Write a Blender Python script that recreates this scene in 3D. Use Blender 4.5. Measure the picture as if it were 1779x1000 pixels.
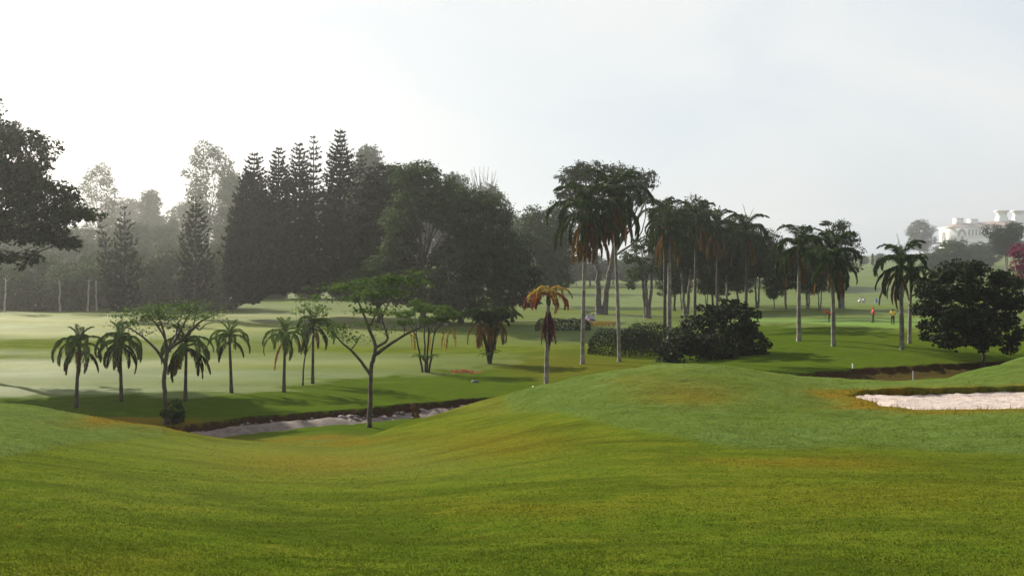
import bpy, math, random
import numpy as np
from mathutils import Vector, Matrix

for o in list(bpy.data.objects):
    bpy.data.objects.remove(o)
S = bpy.context.scene
COL = S.collection
R = math.radians

# ------------------------------------------------------------------ camera
F, HY, CX = 1908.0, 470.0, 889.5          # focal length, eye level and centre in photograph pixels
cam = bpy.data.objects.new('camera', bpy.data.cameras.new('camera'))
COL.objects.link(cam)
cam.location = (0, 0, 0)
cam.rotation_euler = (R(90), 0, 0)
cam.data.lens = 36.0 * F / 1779.0
cam.data.shift_y = -(500 - HY) / 1779.0
cam.data.clip_start = 0.3
cam.data.clip_end = 6000
S.camera = cam

# ------------------------------------------------------------------ sky, sun, exposure
SUN_AZ, SUN_EL = -44.0, 28.0              # degrees, azimuth from the view axis (negative = left)
W = bpy.data.worlds.new('World')
S.world = W
W.use_nodes = True
wn, wl = W.node_tree.nodes, W.node_tree.links
wn.clear()
w_out = wn.new('ShaderNodeOutputWorld')
w_bg = wn.new('ShaderNodeBackground')
w_bg.inputs['Strength'].default_value = 0.062
sky = wn.new('ShaderNodeTexSky')
sky.sky_type = 'NISHITA'
sky.sun_disc = False
sky.sun_elevation = R(SUN_EL)
sky.sun_rotation = R(SUN_AZ)
sky.air_density = 1.0
sky.dust_density = 3.0
sky.ozone_density = 1.0
tc = wn.new('ShaderNodeTexCoord')
cn = wn.new('ShaderNodeTexNoise')
cn.inputs['Scale'].default_value = 1.3
cn.inputs['Detail'].default_value = 4.0
cn.inputs['Roughness'].default_value = 0.5
cn.inputs['Distortion'].default_value = 0.4
wmap = wn.new('ShaderNodeMapping')
wmap.inputs['Scale'].default_value = (1.0, 1.0, 2.2)
wl.new(tc.outputs['Generated'], wmap.inputs['Vector'])
wl.new(wmap.outputs['Vector'], cn.inputs['Vector'])
cr = wn.new('ShaderNodeMapRange')
cr.inputs['From Min'].default_value = 0.35
cr.inputs['From Max'].default_value = 0.65
cr.inputs['To Min'].default_value = 0.80
cr.inputs['To Max'].default_value = 1.0
wl.new(cn.outputs['Fac'], cr.inputs['Value'])
cm = wn.new('ShaderNodeMix')
cm.data_type = 'RGBA'
cn2 = wn.new('ShaderNodeTexNoise')
cn2.inputs['Scale'].default_value = 2.6
cn2.inputs['Detail'].default_value = 6.0
cn2.inputs['Distortion'].default_value = 0.6
wl.new(wmap.outputs['Vector'], cn2.inputs['Vector'])
cc = wn.new('ShaderNodeMix')                       # thin even veil of cloud
cc.data_type = 'RGBA'
cc.inputs['A'].default_value = (4.7, 5.25, 5.65, 1)
cc.inputs['B'].default_value = (6.1, 6.05, 5.95, 1)
cr2 = wn.new('ShaderNodeMapRange')
cr2.inputs['From Min'].default_value = 0.3
cr2.inputs['From Max'].default_value = 0.7
wl.new(cn2.outputs['Fac'], cr2.inputs['Value'])
wl.new(cr2.outputs['Result'], cc.inputs['Factor'])
wl.new(cc.outputs['Result'], cm.inputs['B'])
wl.new(cr.outputs['Result'], cm.inputs['Factor'])
wl.new(sky.outputs['Color'], cm.inputs['A'])
wl.new(cm.outputs['Result'], w_bg.inputs['Color'])
wl.new(w_bg.outputs['Background'], w_out.inputs['Surface'])

a, e = R(SUN_AZ), R(SUN_EL)
SUNV = Vector((math.sin(a) * math.cos(e), math.cos(a) * math.cos(e), math.sin(e)))
sun = bpy.data.objects.new('sun', bpy.data.lights.new('sun', 'SUN'))
COL.objects.link(sun)
sun.data.energy = 5.0
sun.data.angle = R(0.6)
sun.data.color = (1.0, 0.91, 0.74)
sun.rotation_euler = SUNV.to_track_quat('Z', 'Y').to_euler()
sun.location = SUNV * 200

S.view_settings.view_transform = 'Standard'
S.view_settings.look = 'None'
S.view_settings.gamma = 1.0
S.view_settings.exposure = 1.28
HAZE_DENSITY, HAZE_G = 0.00027, 0.78

S.render.engine = 'CYCLES'
S.cycles.use_denoising = True
try:
    S.cycles.denoiser = 'OPENIMAGEDENOISE'
except Exception:
    pass
S.cycles.max_bounces = 5
S.cycles.diffuse_bounces = 2
S.cycles.glossy_bounces = 2
S.cycles.transmission_bounces = 4
S.cycles.volume_bounces = 0
S.cycles.transparent_max_bounces = 6
S.cycles.caustics_reflective = False
S.cycles.caustics_refractive = False
S.cycles.sample_clamp_indirect = 4.0


# ------------------------------------------------------------------ helpers
def mesh_np(name, verts, faces, tint=None, mats=None, smooth=False, midx=None, attrs=None):
    """verts (N,3); faces (M,k) array, or a list of such arrays"""
    verts = np.asarray(verts, dtype=np.float32)
    if isinstance(faces, np.ndarray):
        faces = [faces]
    faces = [np.asarray(f, dtype=np.int32) for f in faces if len(f)]
    me = bpy.data.meshes.new(name)
    me.vertices.add(len(verts))
    me.vertices.foreach_set('co', verts.ravel())
    loops = np.concatenate([f.ravel() for f in faces])
    tot = np.concatenate([np.full(len(f), f.shape[1], np.int32) for f in faces])
    start = np.concatenate([[0], np.cumsum(tot)[:-1]]).astype(np.int32)
    me.loops.add(len(loops))
    me.loops.foreach_set('vertex_index', loops)
    me.polygons.add(len(tot))
    me.polygons.foreach_set('loop_start', start)
    me.polygons.foreach_set('loop_total', tot)
    if midx is not None:
        me.polygons.foreach_set('material_index', np.asarray(midx, np.int32))
    me.update(calc_edges=True)
    if smooth:
        me.polygons.foreach_set('use_smooth', np.ones(len(tot), bool))
    if tint is not None:
        at = me.attributes.new('tint', 'FLOAT', 'FACE')
        at.data.foreach_set('value', np.asarray(tint, np.float32))
    for k, v in (attrs or {}).items():
        at = me.attributes.new(k, 'FLOAT', 'POINT')
        at.data.foreach_set('value', np.asarray(v, np.float32))
    for m in (mats or []):
        me.materials.append(m)
    return me


class MB:
    """collects vertices and faces of one mesh"""
    def __init__(s):
        s.v, s.q, s.t, s.n = [], [], [], 0

    def add(s, v, f):
        v = np.asarray(v, float)
        f = np.asarray(f, int)
        if len(f):
            (s.q if f.shape[1] == 4 else s.t).append(f + s.n)
        s.v.append(v)
        s.n += len(v)

    def tube(s, pts, rad, n=6, cap=True):
        pts = np.asarray(pts, float)
        rad = np.broadcast_to(np.asarray(rad, float), (len(pts),))
        T = np.gradient(pts, axis=0)
        T /= np.linalg.norm(T, axis=1)[:, None] + 1e-9
        ref = np.array([0, 0, 1.0]) if abs(T[0][2]) < 0.8 else np.array([1.0, 0, 0])
        U = np.cross(T, ref)
        U /= np.linalg.norm(U, axis=1)[:, None] + 1e-9
        V = np.cross(T, U)
        an = np.linspace(0, 2 * np.pi, n, endpoint=False)
        ring = (U[:, None, :] * np.cos(an)[None, :, None] + V[:, None, :] * np.sin(an)[None, :, None])
        v = pts[:, None, :] + ring * rad[:, None, None]
        m = len(pts)
        v = v.reshape(-1, 3)
        i, j = np.meshgrid(np.arange(m - 1), np.arange(n), indexing='ij')
        j2 = (j + 1) % n
        f = np.stack([i * n + j, i * n + j2, (i + 1) * n + j2, (i + 1) * n + j], -1).reshape(-1, 4)
        s.add(v, f)
        k_off = 0
        if cap:
            for k, off in ((0, 0), (m - 1, (m - 1) * n)):
                idx = np.arange(n)
                s.add(pts[k][None], np.stack([np.full(n, 0), idx - (m * n - off) - k_off, (idx + 1) % n - (m * n - off) - k_off], -1))
                k_off += 1

    def box(s, c, size, rz=0.0, bev=0.0):
        c = np.asarray(c, float)
        h = np.asarray(size, float) / 2
        v = np.array([[x, y, z] for x in (-1, 1) for y in (-1, 1) for z in (-1, 1)], float) * h
        if rz:
            ca, sa = math.cos(rz), math.sin(rz)
            v = np.stack([v[:, 0] * ca - v[:, 1] * sa, v[:, 0] * sa + v[:, 1] * ca, v[:, 2]], -1)
        s.add(v + c, [[0, 1, 3, 2], [4, 6, 7, 5], [0, 4, 5, 1], [2, 3, 7, 6], [0, 2, 6, 4], [1, 5, 7, 3]])

    def prism(s, prof, y0, y1):
        """profile in x,z extruded along y (profile counter-clockwise)"""
        n = len(prof)
        v = [[p[0], y0, p[1]] for p in prof] + [[p[0], y1, p[1]] for p in prof]
        s.add(v, [[i, (i + 1) % n, n + (i + 1) % n, n + i] for i in range(n)])
        cx, cz = np.mean([p[0] for p in prof]), np.mean([p[1] for p in prof])
        for y in (y0, y1):
            s.add([[p[0], y, p[1]] for p in prof] + [[cx, y, cz]], [[i, (i + 1) % n, n] for i in range(n)])

    def faces(s):
        out = []
        if s.q:
            out.append(np.concatenate(s.q))
        if s.t:
            out.append(np.concatenate(s.t))
        return out

    def mesh(s, name, mat, smooth=False, tint=None):
        return mesh_np(name, np.concatenate(s.v), s.faces(), mats=[mat], smooth=smooth, tint=tint)


def link(name, data, parent=None, loc=(0, 0, 0), rot=(0, 0, 0), scale=(1, 1, 1)):
    o = bpy.data.objects.new(name, data)
    COL.objects.link(o)
    o.location, o.rotation_euler, o.scale = loc, rot, scale
    if parent is not None:
        o.parent = parent
    return o


def tag(o, label=None, cat=None, group=None, kind=None):
    if label:
        o['label'] = label
    if cat:
        o['category'] = cat
    if group:
        o['group'] = group
    if kind:
        o['kind'] = kind
    return o


def thing(name, label, cat, loc, rz=0.0, group=None):
    return tag(link(name, None, None, loc, (0, 0, rz)), label, cat, group)


def copy_thing(root, loc, rz=0.0, scale=1.0, label=None, group=None):
    r = root.copy()
    COL.objects.link(r)
    r.location, r.rotation_euler = loc, (0, 0, rz)
    r.scale = (scale,) * 3 if np.isscalar(scale) else scale
    if label:
        r['label'] = label
    if group:
        r['group'] = group
    for ch in list(root.children):
        c = ch.copy()
        COL.objects.link(c)
        c.parent = r
        for g in list(ch.children):
            k = g.copy()
            COL.objects.link(k)
            k.parent = c
    return r


# ---- materials
def new_mat(name):
    m = bpy.data.materials.new(name)
    m.use_nodes = True
    m.node_tree.nodes.clear()
    return m, m.node_tree.nodes, m.node_tree.links


def mix_rgb(n, l, fac, A, B):
    x = n.new('ShaderNodeMix')
    x.data_type = 'RGBA'
    for k, s in (('Factor', fac), ('A', A), ('B', B)):
        if hasattr(s, 'is_output'):
            l.new(s, x.inputs[k])
        else:
            x.inputs[k].default_value = s if k == 'Factor' else (*s[:3], 1)
    return x.outputs['Result']


def noise(n, l, scale, detail=3.0, vec=None, rough=0.55, dist=0.0):
    x = n.new('ShaderNodeTexNoise')
    x.inputs['Scale'].default_value = scale
    x.inputs['Detail'].default_value = detail
    x.inputs['Roughness'].default_value = rough
    x.inputs['Distortion'].default_value = dist
    if vec is not None:
        l.new(vec, x.inputs['Vector'])
    return x.outputs['Fac']


def ramp(n, l, src, lo, hi, a=0.0, b=1.0):
    x = n.new('ShaderNodeMapRange')
    x.inputs['From Min'].default_value = lo
    x.inputs['From Max'].default_value = hi
    x.inputs['To Min'].default_value = a
    x.inputs['To Max'].default_value = b
    l.new(src, x.inputs['Value'])
    return x.outputs['Result']


def mat_plain(name, c, rough=0.7, c2=None, scale=3.0, bump=0.0, metal=0.0, spec=0.3):
    m, n, l = new_mat(name)
    out = n.new('ShaderNodeOutputMaterial')
    p = n.new('ShaderNodeBsdfPrincipled')
    p.inputs['Roughness'].default_value = rough
    p.inputs['Metallic'].default_value = metal
    p.inputs['Specular IOR Level'].default_value = spec
    tcn = n.new('ShaderNodeTexCoord')
    c2 = c2 or tuple(x * 0.7 for x in c)
    f = noise(n, l, scale, 4.0, tcn.outputs['Object'])
    l.new(mix_rgb(n, l, ramp(n, l, f, 0.35, 0.65), c, c2), p.inputs['Base Color'])
    if bump:
        b = n.new('ShaderNodeBump')
        b.inputs['Strength'].default_value = bump
        b.inputs['Distance'].default_value = 0.05
        l.new(noise(n, l, scale * 4, 4.0, tcn.outputs['Object']), b.inputs['Height'])
        l.new(b.outputs['Normal'], p.inputs['Normal'])
    l.new(p.outputs['BSDF'], out.inputs['Surface'])
    return m


def mat_leaf(name, dark, light, transl=0.35, tcol=None):
    m, n, l = new_mat(name)
    out = n.new('ShaderNodeOutputMaterial')
    at = n.new('ShaderNodeAttribute')
    at.attribute_name = 'tint'
    col = mix_rgb(n, l, at.outputs['Fac'], dark, light)
    d = n.new('ShaderNodeBsdfPrincipled')
    d.inputs['Roughness'].default_value = 0.7
    d.inputs['Specular IOR Level'].default_value = 0.04
    l.new(col, d.inputs['Base Color'])
    t = n.new('ShaderNodeBsdfTranslucent')
    if tcol:
        t.inputs['Color'].default_value = (*tcol, 1)
    else:
        l.new(col, t.inputs['Color'])
    mx = n.new('ShaderNodeMixShader')
    mx.inputs[0].default_value = transl
    l.new(d.outputs['BSDF'], mx.inputs[1])
    l.new(t.outputs['BSDF'], mx.inputs[2])
    l.new(mx.outputs['Shader'], out.inputs['Surface'])
    return m


M = {}
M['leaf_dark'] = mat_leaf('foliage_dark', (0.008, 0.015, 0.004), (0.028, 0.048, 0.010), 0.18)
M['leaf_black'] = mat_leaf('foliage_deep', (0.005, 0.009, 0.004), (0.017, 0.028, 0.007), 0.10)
M['leaf_mid'] = mat_leaf('foliage_mid', (0.016, 0.032, 0.008), (0.046, 0.080, 0.018), 0.28)
M['leaf_bright'] = mat_leaf('foliage_bright', (0.026, 0.056, 0.008), (0.075, 0.130, 0.018), 0.42)
M['leaf_pale'] = mat_leaf('foliage_pale', (0.04, 0.06, 0.025), (0.075, 0.105, 0.045), 0.25)
M['needle'] = mat_leaf('needles', (0.006, 0.011, 0.005), (0.018, 0.028, 0.012), 0.08)
M['needle_green'] = mat_leaf('needles_green', (0.016, 0.030, 0.012), (0.04, 0.062, 0.024), 0.12)
M['pink'] = mat_leaf('pink_bloom', (0.08, 0.012, 0.035), (0.20, 0.04, 0.09), 0.3)
M['frond'] = mat_leaf('palm_frond', (0.011, 0.022, 0.006), (0.036, 0.062, 0.014), 0.22)
M['frond_bright'] = mat_leaf('palm_frond_bright', (0.04, 0.075, 0.012), (0.10, 0.16, 0.03), 0.35)
M['frond_dead'] = mat_leaf('palm_frond_dead', (0.075, 0.038, 0.012), (0.20, 0.115, 0.030), 0.35)
M['frond_red'] = mat_leaf('palm_frond_red', (0.08, 0.018, 0.012), (0.26, 0.075, 0.022), 0.35)
M['frond_maroon'] = mat_leaf('palm_frond_maroon', (0.035, 0.008, 0.012), (0.10, 0.022, 0.022), 0.25)
M['frond_yellow'] = mat_leaf('palm_frond_yellow', (0.16, 0.11, 0.02), (0.32, 0.22, 0.04), 0.45)
M['bark'] = mat_plain('bark', (0.075, 0.06, 0.045), 0.9, (0.028, 0.022, 0.018), 5.0, 0.6)
M['bark_dark'] = mat_plain('bark_dark', (0.035, 0.028, 0.022), 0.9, (0.014, 0.011, 0.009), 5.0, 0.6)
M['bark_pale'] = mat_plain('bark_pale', (0.30, 0.28, 0.25), 0.85, (0.14, 0.12, 0.10), 2.5, 0.4)
M['bark_grey'] = mat_plain('bark_grey', (0.16, 0.145, 0.125), 0.9, (0.055, 0.047, 0.04), 3.0, 0.5)
M['palm_trunk'] = mat_plain('palm_trunk', (0.20, 0.185, 0.155), 0.85, (0.07, 0.06, 0.05), 2.0, 0.3)
M['palm_trunk_dark'] = mat_plain('palm_trunk_dark', (0.06, 0.05, 0.04), 0.85, (0.025, 0.02, 0.016), 3.0, 0.3)
M['shaft'] = mat_plain('palm_crownshaft', (0.05, 0.07, 0.025), 0.6, (0.07, 0.045, 0.02), 2.0, 0.1)
M['white'] = mat_plain('white_paint', (0.78, 0.78, 0.76), 0.5, (0.66, 0.66, 0.63), 6.0)


# ---- leaves: kite-shaped faces
def kites(P, Nrm, size, aspect, rng, droop=0.0):
    n = len(P)
    Nrm = Nrm / (np.linalg.norm(Nrm, axis=1)[:, None] + 1e-9)
    r = rng.normal(size=(n, 3))
    r[:, 2] -= droop
    U = r - (r * Nrm).sum(1)[:, None] * Nrm
    U /= np.linalg.norm(U, axis=1)[:, None] + 1e-9
    V = np.cross(Nrm, U)
    s = (size * rng.uniform(0.6, 1.35, n))[:, None]
    w = s * aspect
    v = np.stack([P - U * s * 0.5, P + V * w * 0.5 - U * s * 0.05 + Nrm * s * 0.06, P + U * s * 0.5,
                  P - V * w * 0.5 - U * s * 0.05 + Nrm * s * 0.06], 1)
    f = np.arange(4 * n).reshape(n, 4)
    return v.reshape(-1, 3), f


def blob_leaves(blobs, per_m2, leaf, rng, sub=0.30, flat=0.5, aspect=0.62, upbias=0.6, hollow=0.45):
    """blobs: (x,y,z,rx,ry,rz). Leaves gathered in small flattened sprays within each blob."""
    V, Fc, T, C, k = [], [], [], [], 0
    for (x, y, z, rx, ry, rz) in blobs:
        rm = (rx * ry * rz) ** (1 / 3)
        nl = int(per_m2 * 4 * math.pi * rm * rm)
        ns = max(5, int(9 / (sub * sub) * 0.35 * (rm ** 0.35)))
        dirs = rng.normal(size=(ns, 3))
        dirs /= np.linalg.norm(dirs, axis=1)[:, None]
        rad = rng.uniform(hollow, 1.0, ns) ** 0.6
        sc = np.stack([dirs[:, 0] * rx, dirs[:, 1] * ry, dirs[:, 2] * rz], 1) * rad[:, None]
        sr = rm * sub * rng.uniform(0.6, 1.5, ns)
        stint = rng.uniform(0.0, 0.65, ns)
        C.append(sc + np.array([x, y, z]))
        who = rng.integers(0, ns, nl)
        off = rng.normal(size=(nl, 3)) * 0.55
        off[:, 2] *= flat
        P = sc[who] + off * sr[who][:, None]
        outw = P / np.array([rx, ry, rz])
        Nn = outw * 0.7 + np.array([0, 0, upbias]) + rng.normal(size=(nl, 3)) * 0.45
        v, f = kites(P + np.array([x, y, z]), Nn, leaf, aspect, rng, 0.25)
        V.append(v)
        Fc.append(f + k)
        k += len(v)
        T.append(np.clip(stint[who] + rng.uniform(-0.1, 0.35, nl), 0, 1))
    return np.concatenate(V), np.concatenate(Fc), np.concatenate(T), np.concatenate(C)


def curve(p0, p1, rng, sag=0.15, n=6, up=0.25):
    p0, p1 = np.asarray(p0, float), np.asarray(p1, float)
    L = np.linalg.norm(p1 - p0)
    t = np.linspace(0, 1, n)[:, None]
    mid = (p0 + p1) / 2 + rng.normal(size=3) * L * sag * 0.5 + np.array([0, 0, 0.0])
    c1 = p0 * 0.5 + mid * 0.5 + np.array([0, 0, up * L])
    return (1 - t) ** 3 * p0 + 3 * (1 - t) ** 2 * t * c1 + 3 * (1 - t) * t ** 2 * mid + t ** 3 * p1


def build_tree(name, label, cat, base, blobs, trunk_r, fork, leaf, per_m2, leaf_mat, bark_mat, seed,
               group=None, lean=(0, 0), sub=0.30, flat=0.5, twigs=0, stems=1, spread=0.0, aspect=0.62,
               hollow=0.45, sides=7):
    """blobs are relative to the base point; fork = height where the limbs part"""
    rng = np.random.default_rng(seed)
    root = thing(name, label, cat, base, 0.0, group)
    v, f, t, C = blob_leaves(blobs, per_m2, leaf, rng, sub, flat, aspect, hollow=hollow)
    link('crown', mesh_np('crown', v, f, tint=t, mats=[leaf_mat]), root)
    mb = MB()
    forks = []
    for s in range(stems):
        an = 2 * math.pi * s / max(stems, 1) + rng.uniform(0, 1)
        b0 = np.array([math.cos(an) * spread * 0.25, math.sin(an) * spread * 0.25, -0.35])
        fk = np.array([lean[0] + math.cos(an) * spread, lean[1] + math.sin(an) * spread, fork * rng.uniform(0.85, 1.1) if stems > 1 else fork])
        n = 9
        tt = np.linspace(0, 1, n)
        pts = b0[None] * (1 - tt)[:, None] + fk[None] * tt[:, None]
        wob = rng.normal(size=(n, 3)) * trunk_r * 0.28
        wob[:, 2] = 0
        pts = pts + wob * np.sin(tt * math.pi)[:, None]
        rr = trunk_r * (1.0 - 0.35 * tt)
        rr[0] *= 1.5
        rr[1] *= 1.12
        mb.tube(pts, rr, sides)
        forks.append((fk, rr[-1]))
    for i, b in enumerate(blobs):
        c = np.array(b[:3])
        fk, r0 = min(forks, key=lambda q: np.linalg.norm((q[0] - c)[:2]))
        pts = curve(fk - np.array([0, 0, 0.2 * fork * rng.uniform(0, 0.5)]), c, rng, 0.25, 7, 0.12)
        mb.tube(pts, np.linspace(r0 * 0.62, r0 * 0.14, 7), 5, cap=False)
        if twigs:
            near = C[np.argsort(np.linalg.norm(C - c, axis=1))[:twigs * 3]]
            for q in near[rng.permutation(len(near))[:twigs]]:
                k = rng.integers(2, 6)
                mb.tube(curve(pts[k], q, rng, 0.2, 4, 0.05), np.linspace(r0 * 0.2, r0 * 0.05, 4), 3, cap=False)
    link('trunk', mb.mesh('trunk', bark_mat, True), root)
    return root


# ---- palms
FRONDS = {}


def frond(key, L, e0, bend, nleaf, ll, lw, droop, plum, mat, curl=1.2, seed=0, variants=2):
    """leaf of a palm: arching rib with leaflets on both sides, lying along +x"""
    out = []
    for vv in range(variants):
        rng = np.random.default_rng(seed * 17 + vv + 3)
        b = bend * rng.uniform(0.9, 1.1)
        s = np.linspace(0, 1, 25)
        an = R(e0) - R(b) * s ** curl
        dx, dz = np.cos(an), np.sin(an)
        px = np.concatenate([[0], np.cumsum((dx[1:] + dx[:-1]) / 2)]) * L / 24
        pz = np.concatenate([[0], np.cumsum((dz[1:] + dz[:-1]) / 2)]) * L / 24
        py = 0.05 * L * np.sin(s * 2.2 + vv) * s
        mb = MB()
        idx = np.arange(0, 25, 3)
        mb.tube(np.stack([px, py, pz], 1)[idx], np.linspace(0.05, 0.012, len(idx)) * (L / 4) ** 0.5, 3, cap=False)
        ntri = sum(len(x) for x in mb.q)
        ss = np.linspace(0.10, 1.0, nleaf)
        ss = np.concatenate([ss, ss]) + rng.uniform(-0.01, 0.01, 2 * nleaf)
        side = np.concatenate([np.ones(nleaf), -np.ones(nleaf)])
        ss = np.clip(ss, 0, 1)
        P = np.stack([np.interp(ss, s, px), np.interp(ss, s, py), np.interp(ss, s, pz)], 1)
        A = np.interp(ss, s, an)
        T = np.stack([np.cos(A), 0 * A, np.sin(A)], 1)
        Nn = np.stack([-np.sin(A), 0 * A, np.cos(A)], 1)
        B = np.array([0, 1.0, 0])[None] * side[:, None]
        sw = R(28) + R(38) * ss
        D = B * np.cos(sw)[:, None] + T * np.sin(sw)[:, None] + Nn * (rng.uniform(-0.3, 1.0, 2 * nleaf) * plum)[:, None]
        D += np.array([0, 0, -1.0]) * droop * rng.uniform(0.6, 1.3, 2 * nleaf)[:, None]
        D /= np.linalg.norm(D, axis=1)[:, None]
        ln = ll * np.sin(np.pi * np.clip(0.16 + 0.80 * ss, 0, 1)) ** 0.55 * rng.uniform(0.8, 1.15, 2 * nleaf)
        Wd = np.cross(D, T + rng.normal(size=D.shape) * 0.3)
        Wd /= np.linalg.norm(Wd, axis=1)[:, None] + 1e-9
        ln, w = ln[:, None], lw * rng.uniform(0.7, 1.2, 2 * nleaf)[:, None]
        mid = P + D * ln * 0.5
        tip = P + D * ln + np.array([0, 0, -1.0]) * ln * (0.12 + 0.25 * droop)
        v = np.stack([P, mid + Wd * w / 2, tip, mid - Wd * w / 2], 1).reshape(-1, 3)
        mb.add(v, np.arange(len(v)).reshape(-1, 4))
        tint = np.concatenate([np.full(ntri, 0.35), np.clip(rng.normal(0.45, 0.25, 2 * nleaf), 0, 1)])
        out.append(mb.mesh('frond', M[mat], False, tint))
    FRONDS[key] = out


def make_palm(name, label, base, H, r0, specs, seed, lean=(0, 0), trunk_mat='palm_trunk', shaft=1.0, shaft_r=None,
              group=None, cat='palm', bulge=0.0, foot=1.5, scale=1.0):
    """specs: (frond key, count, height above the top of the trunk, part name)"""
    rng = np.random.default_rng(seed)
    root = thing(name, label, cat, base, 0.0, group)
    n = max(14, int(H * 3))
    t = np.linspace(0, 1, n)
    pts = np.stack([lean[0] * t ** 1.4, lean[1] * t ** 1.4, -0.25 + (H + 0.25) * t], 1)
    rad = r0 * (1 - 0.32 * t) + r0 * bulge * np.exp(-((t - 0.35) / 0.22) ** 2)
    rad += r0 * (foot - 1) * np.exp(-t * H / 0.35)
    rad *= 1 + 0.05 * np.where(np.arange(n) % 2 == 0, 1, -1)
    mb = MB()
    mb.tube(pts, rad, 9)
    link('trunk', mb.mesh('trunk', M[trunk_mat], True), root)
    top = np.array([lean[0], lean[1], H])
    if shaft > 0:
        sr = shaft_r or r0 * 0.95
        mb = MB()
        z = np.linspace(-0.05, shaft, 7)
        mb.tube(np.stack([z * 0, z * 0, z], 1), sr * np.array([0.8, 1.05, 1.1, 1.0, 0.85, 0.62, 0.35]), 8)
        link('crownshaft', mb.mesh('crownshaft', M['shaft'], True), root, tuple(top))
    for key, cnt, dz, part in specs:
        ms = FRONDS[key]
        a0 = rng.uniform(0, 6.28)
        for i in range(cnt):
            az = a0 + 2 * math.pi * (i + rng.uniform(-0.3, 0.3)) / cnt
            sc = scale * rng.uniform(0.86, 1.1)
            o = link(part, ms[i % len(ms)], root, (top[0], top[1], H + max(shaft, 0) * 0.8 + dz + rng.uniform(-0.12, 0.12)),
                     (rng.uniform(-0.12, 0.12), rng.uniform(-0.14, 0.14), az), (sc, sc, sc))
    return root


# ------------------------------------------------------------------ terrain
def pchip(xk, yk, x):
    xk, yk = np.asarray(xk, float), np.asarray(yk, float)
    h = np.diff(xk)
    dl = np.diff(yk) / h
    m = np.zeros(len(xk))
    for i in range(1, len(xk) - 1):
        if dl[i - 1] * dl[i] > 0:
            w1, w2 = 2 * h[i] + h[i - 1], h[i] + 2 * h[i - 1]
            m[i] = (w1 + w2) / (w1 / dl[i - 1] + w2 / dl[i])
    m[0], m[-1] = dl[0], dl[-1]
    x = np.clip(x, xk[0], xk[-1])
    i = np.clip(np.searchsorted(xk, x) - 1, 0, len(xk) - 2)
    t = (x - xk[i]) / h[i]
    return ((2 * t ** 3 - 3 * t ** 2 + 1) * yk[i] + (t ** 3 - 2 * t ** 2 + t) * h[i] * m[i]
            + (-2 * t ** 3 + 3 * t ** 2) * yk[i + 1] + (t ** 3 - t ** 2) * h[i] * m[i + 1])


NEAR = [(-40, -1.4), (0, -1.75), (4, -2.1), (9, -2.75)]
P_LEFT = [(80, -8.0), (110, -7.9), (140, -7.6), (185, -7.2), (230, -6.6), (300, -5), (400, -1), (500, 4), (1600, 26)]
P_MID = [(80, -8.0), (110, -8.0), (140, -7.9), (160, -7.6), (190, -7.6), (250, -8.0), (400, -8.0), (600, -3), (1600, 12)]
P_1300 = [(80, -7.8), (95, -7.5), (110, -7.1), (130, -6.7), (160, -6.7), (200, -6.8), (300, -8.5), (400, -9), (520, -2), (1600, 12)]
P_GREEN = [(85, -7.6), (95, -7.15), (105, -6.7), (122, -5.95), (135, -6.05), (150, -6.15), (185, -6.4), (230, -7), (300, -8.6), (380, -9.8), (450, -8.6), (520, -4.5), (600, -0.5), (900, 5), (1600, 22)]
P_RIGHT = [(85, -7.6), (105, -6.9), (125, -6.2), (185, -6), (300, -5), (400, -4), (500, -2), (700, 4), (1100, 15), (1680, 33), (2000, 36)]
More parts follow.
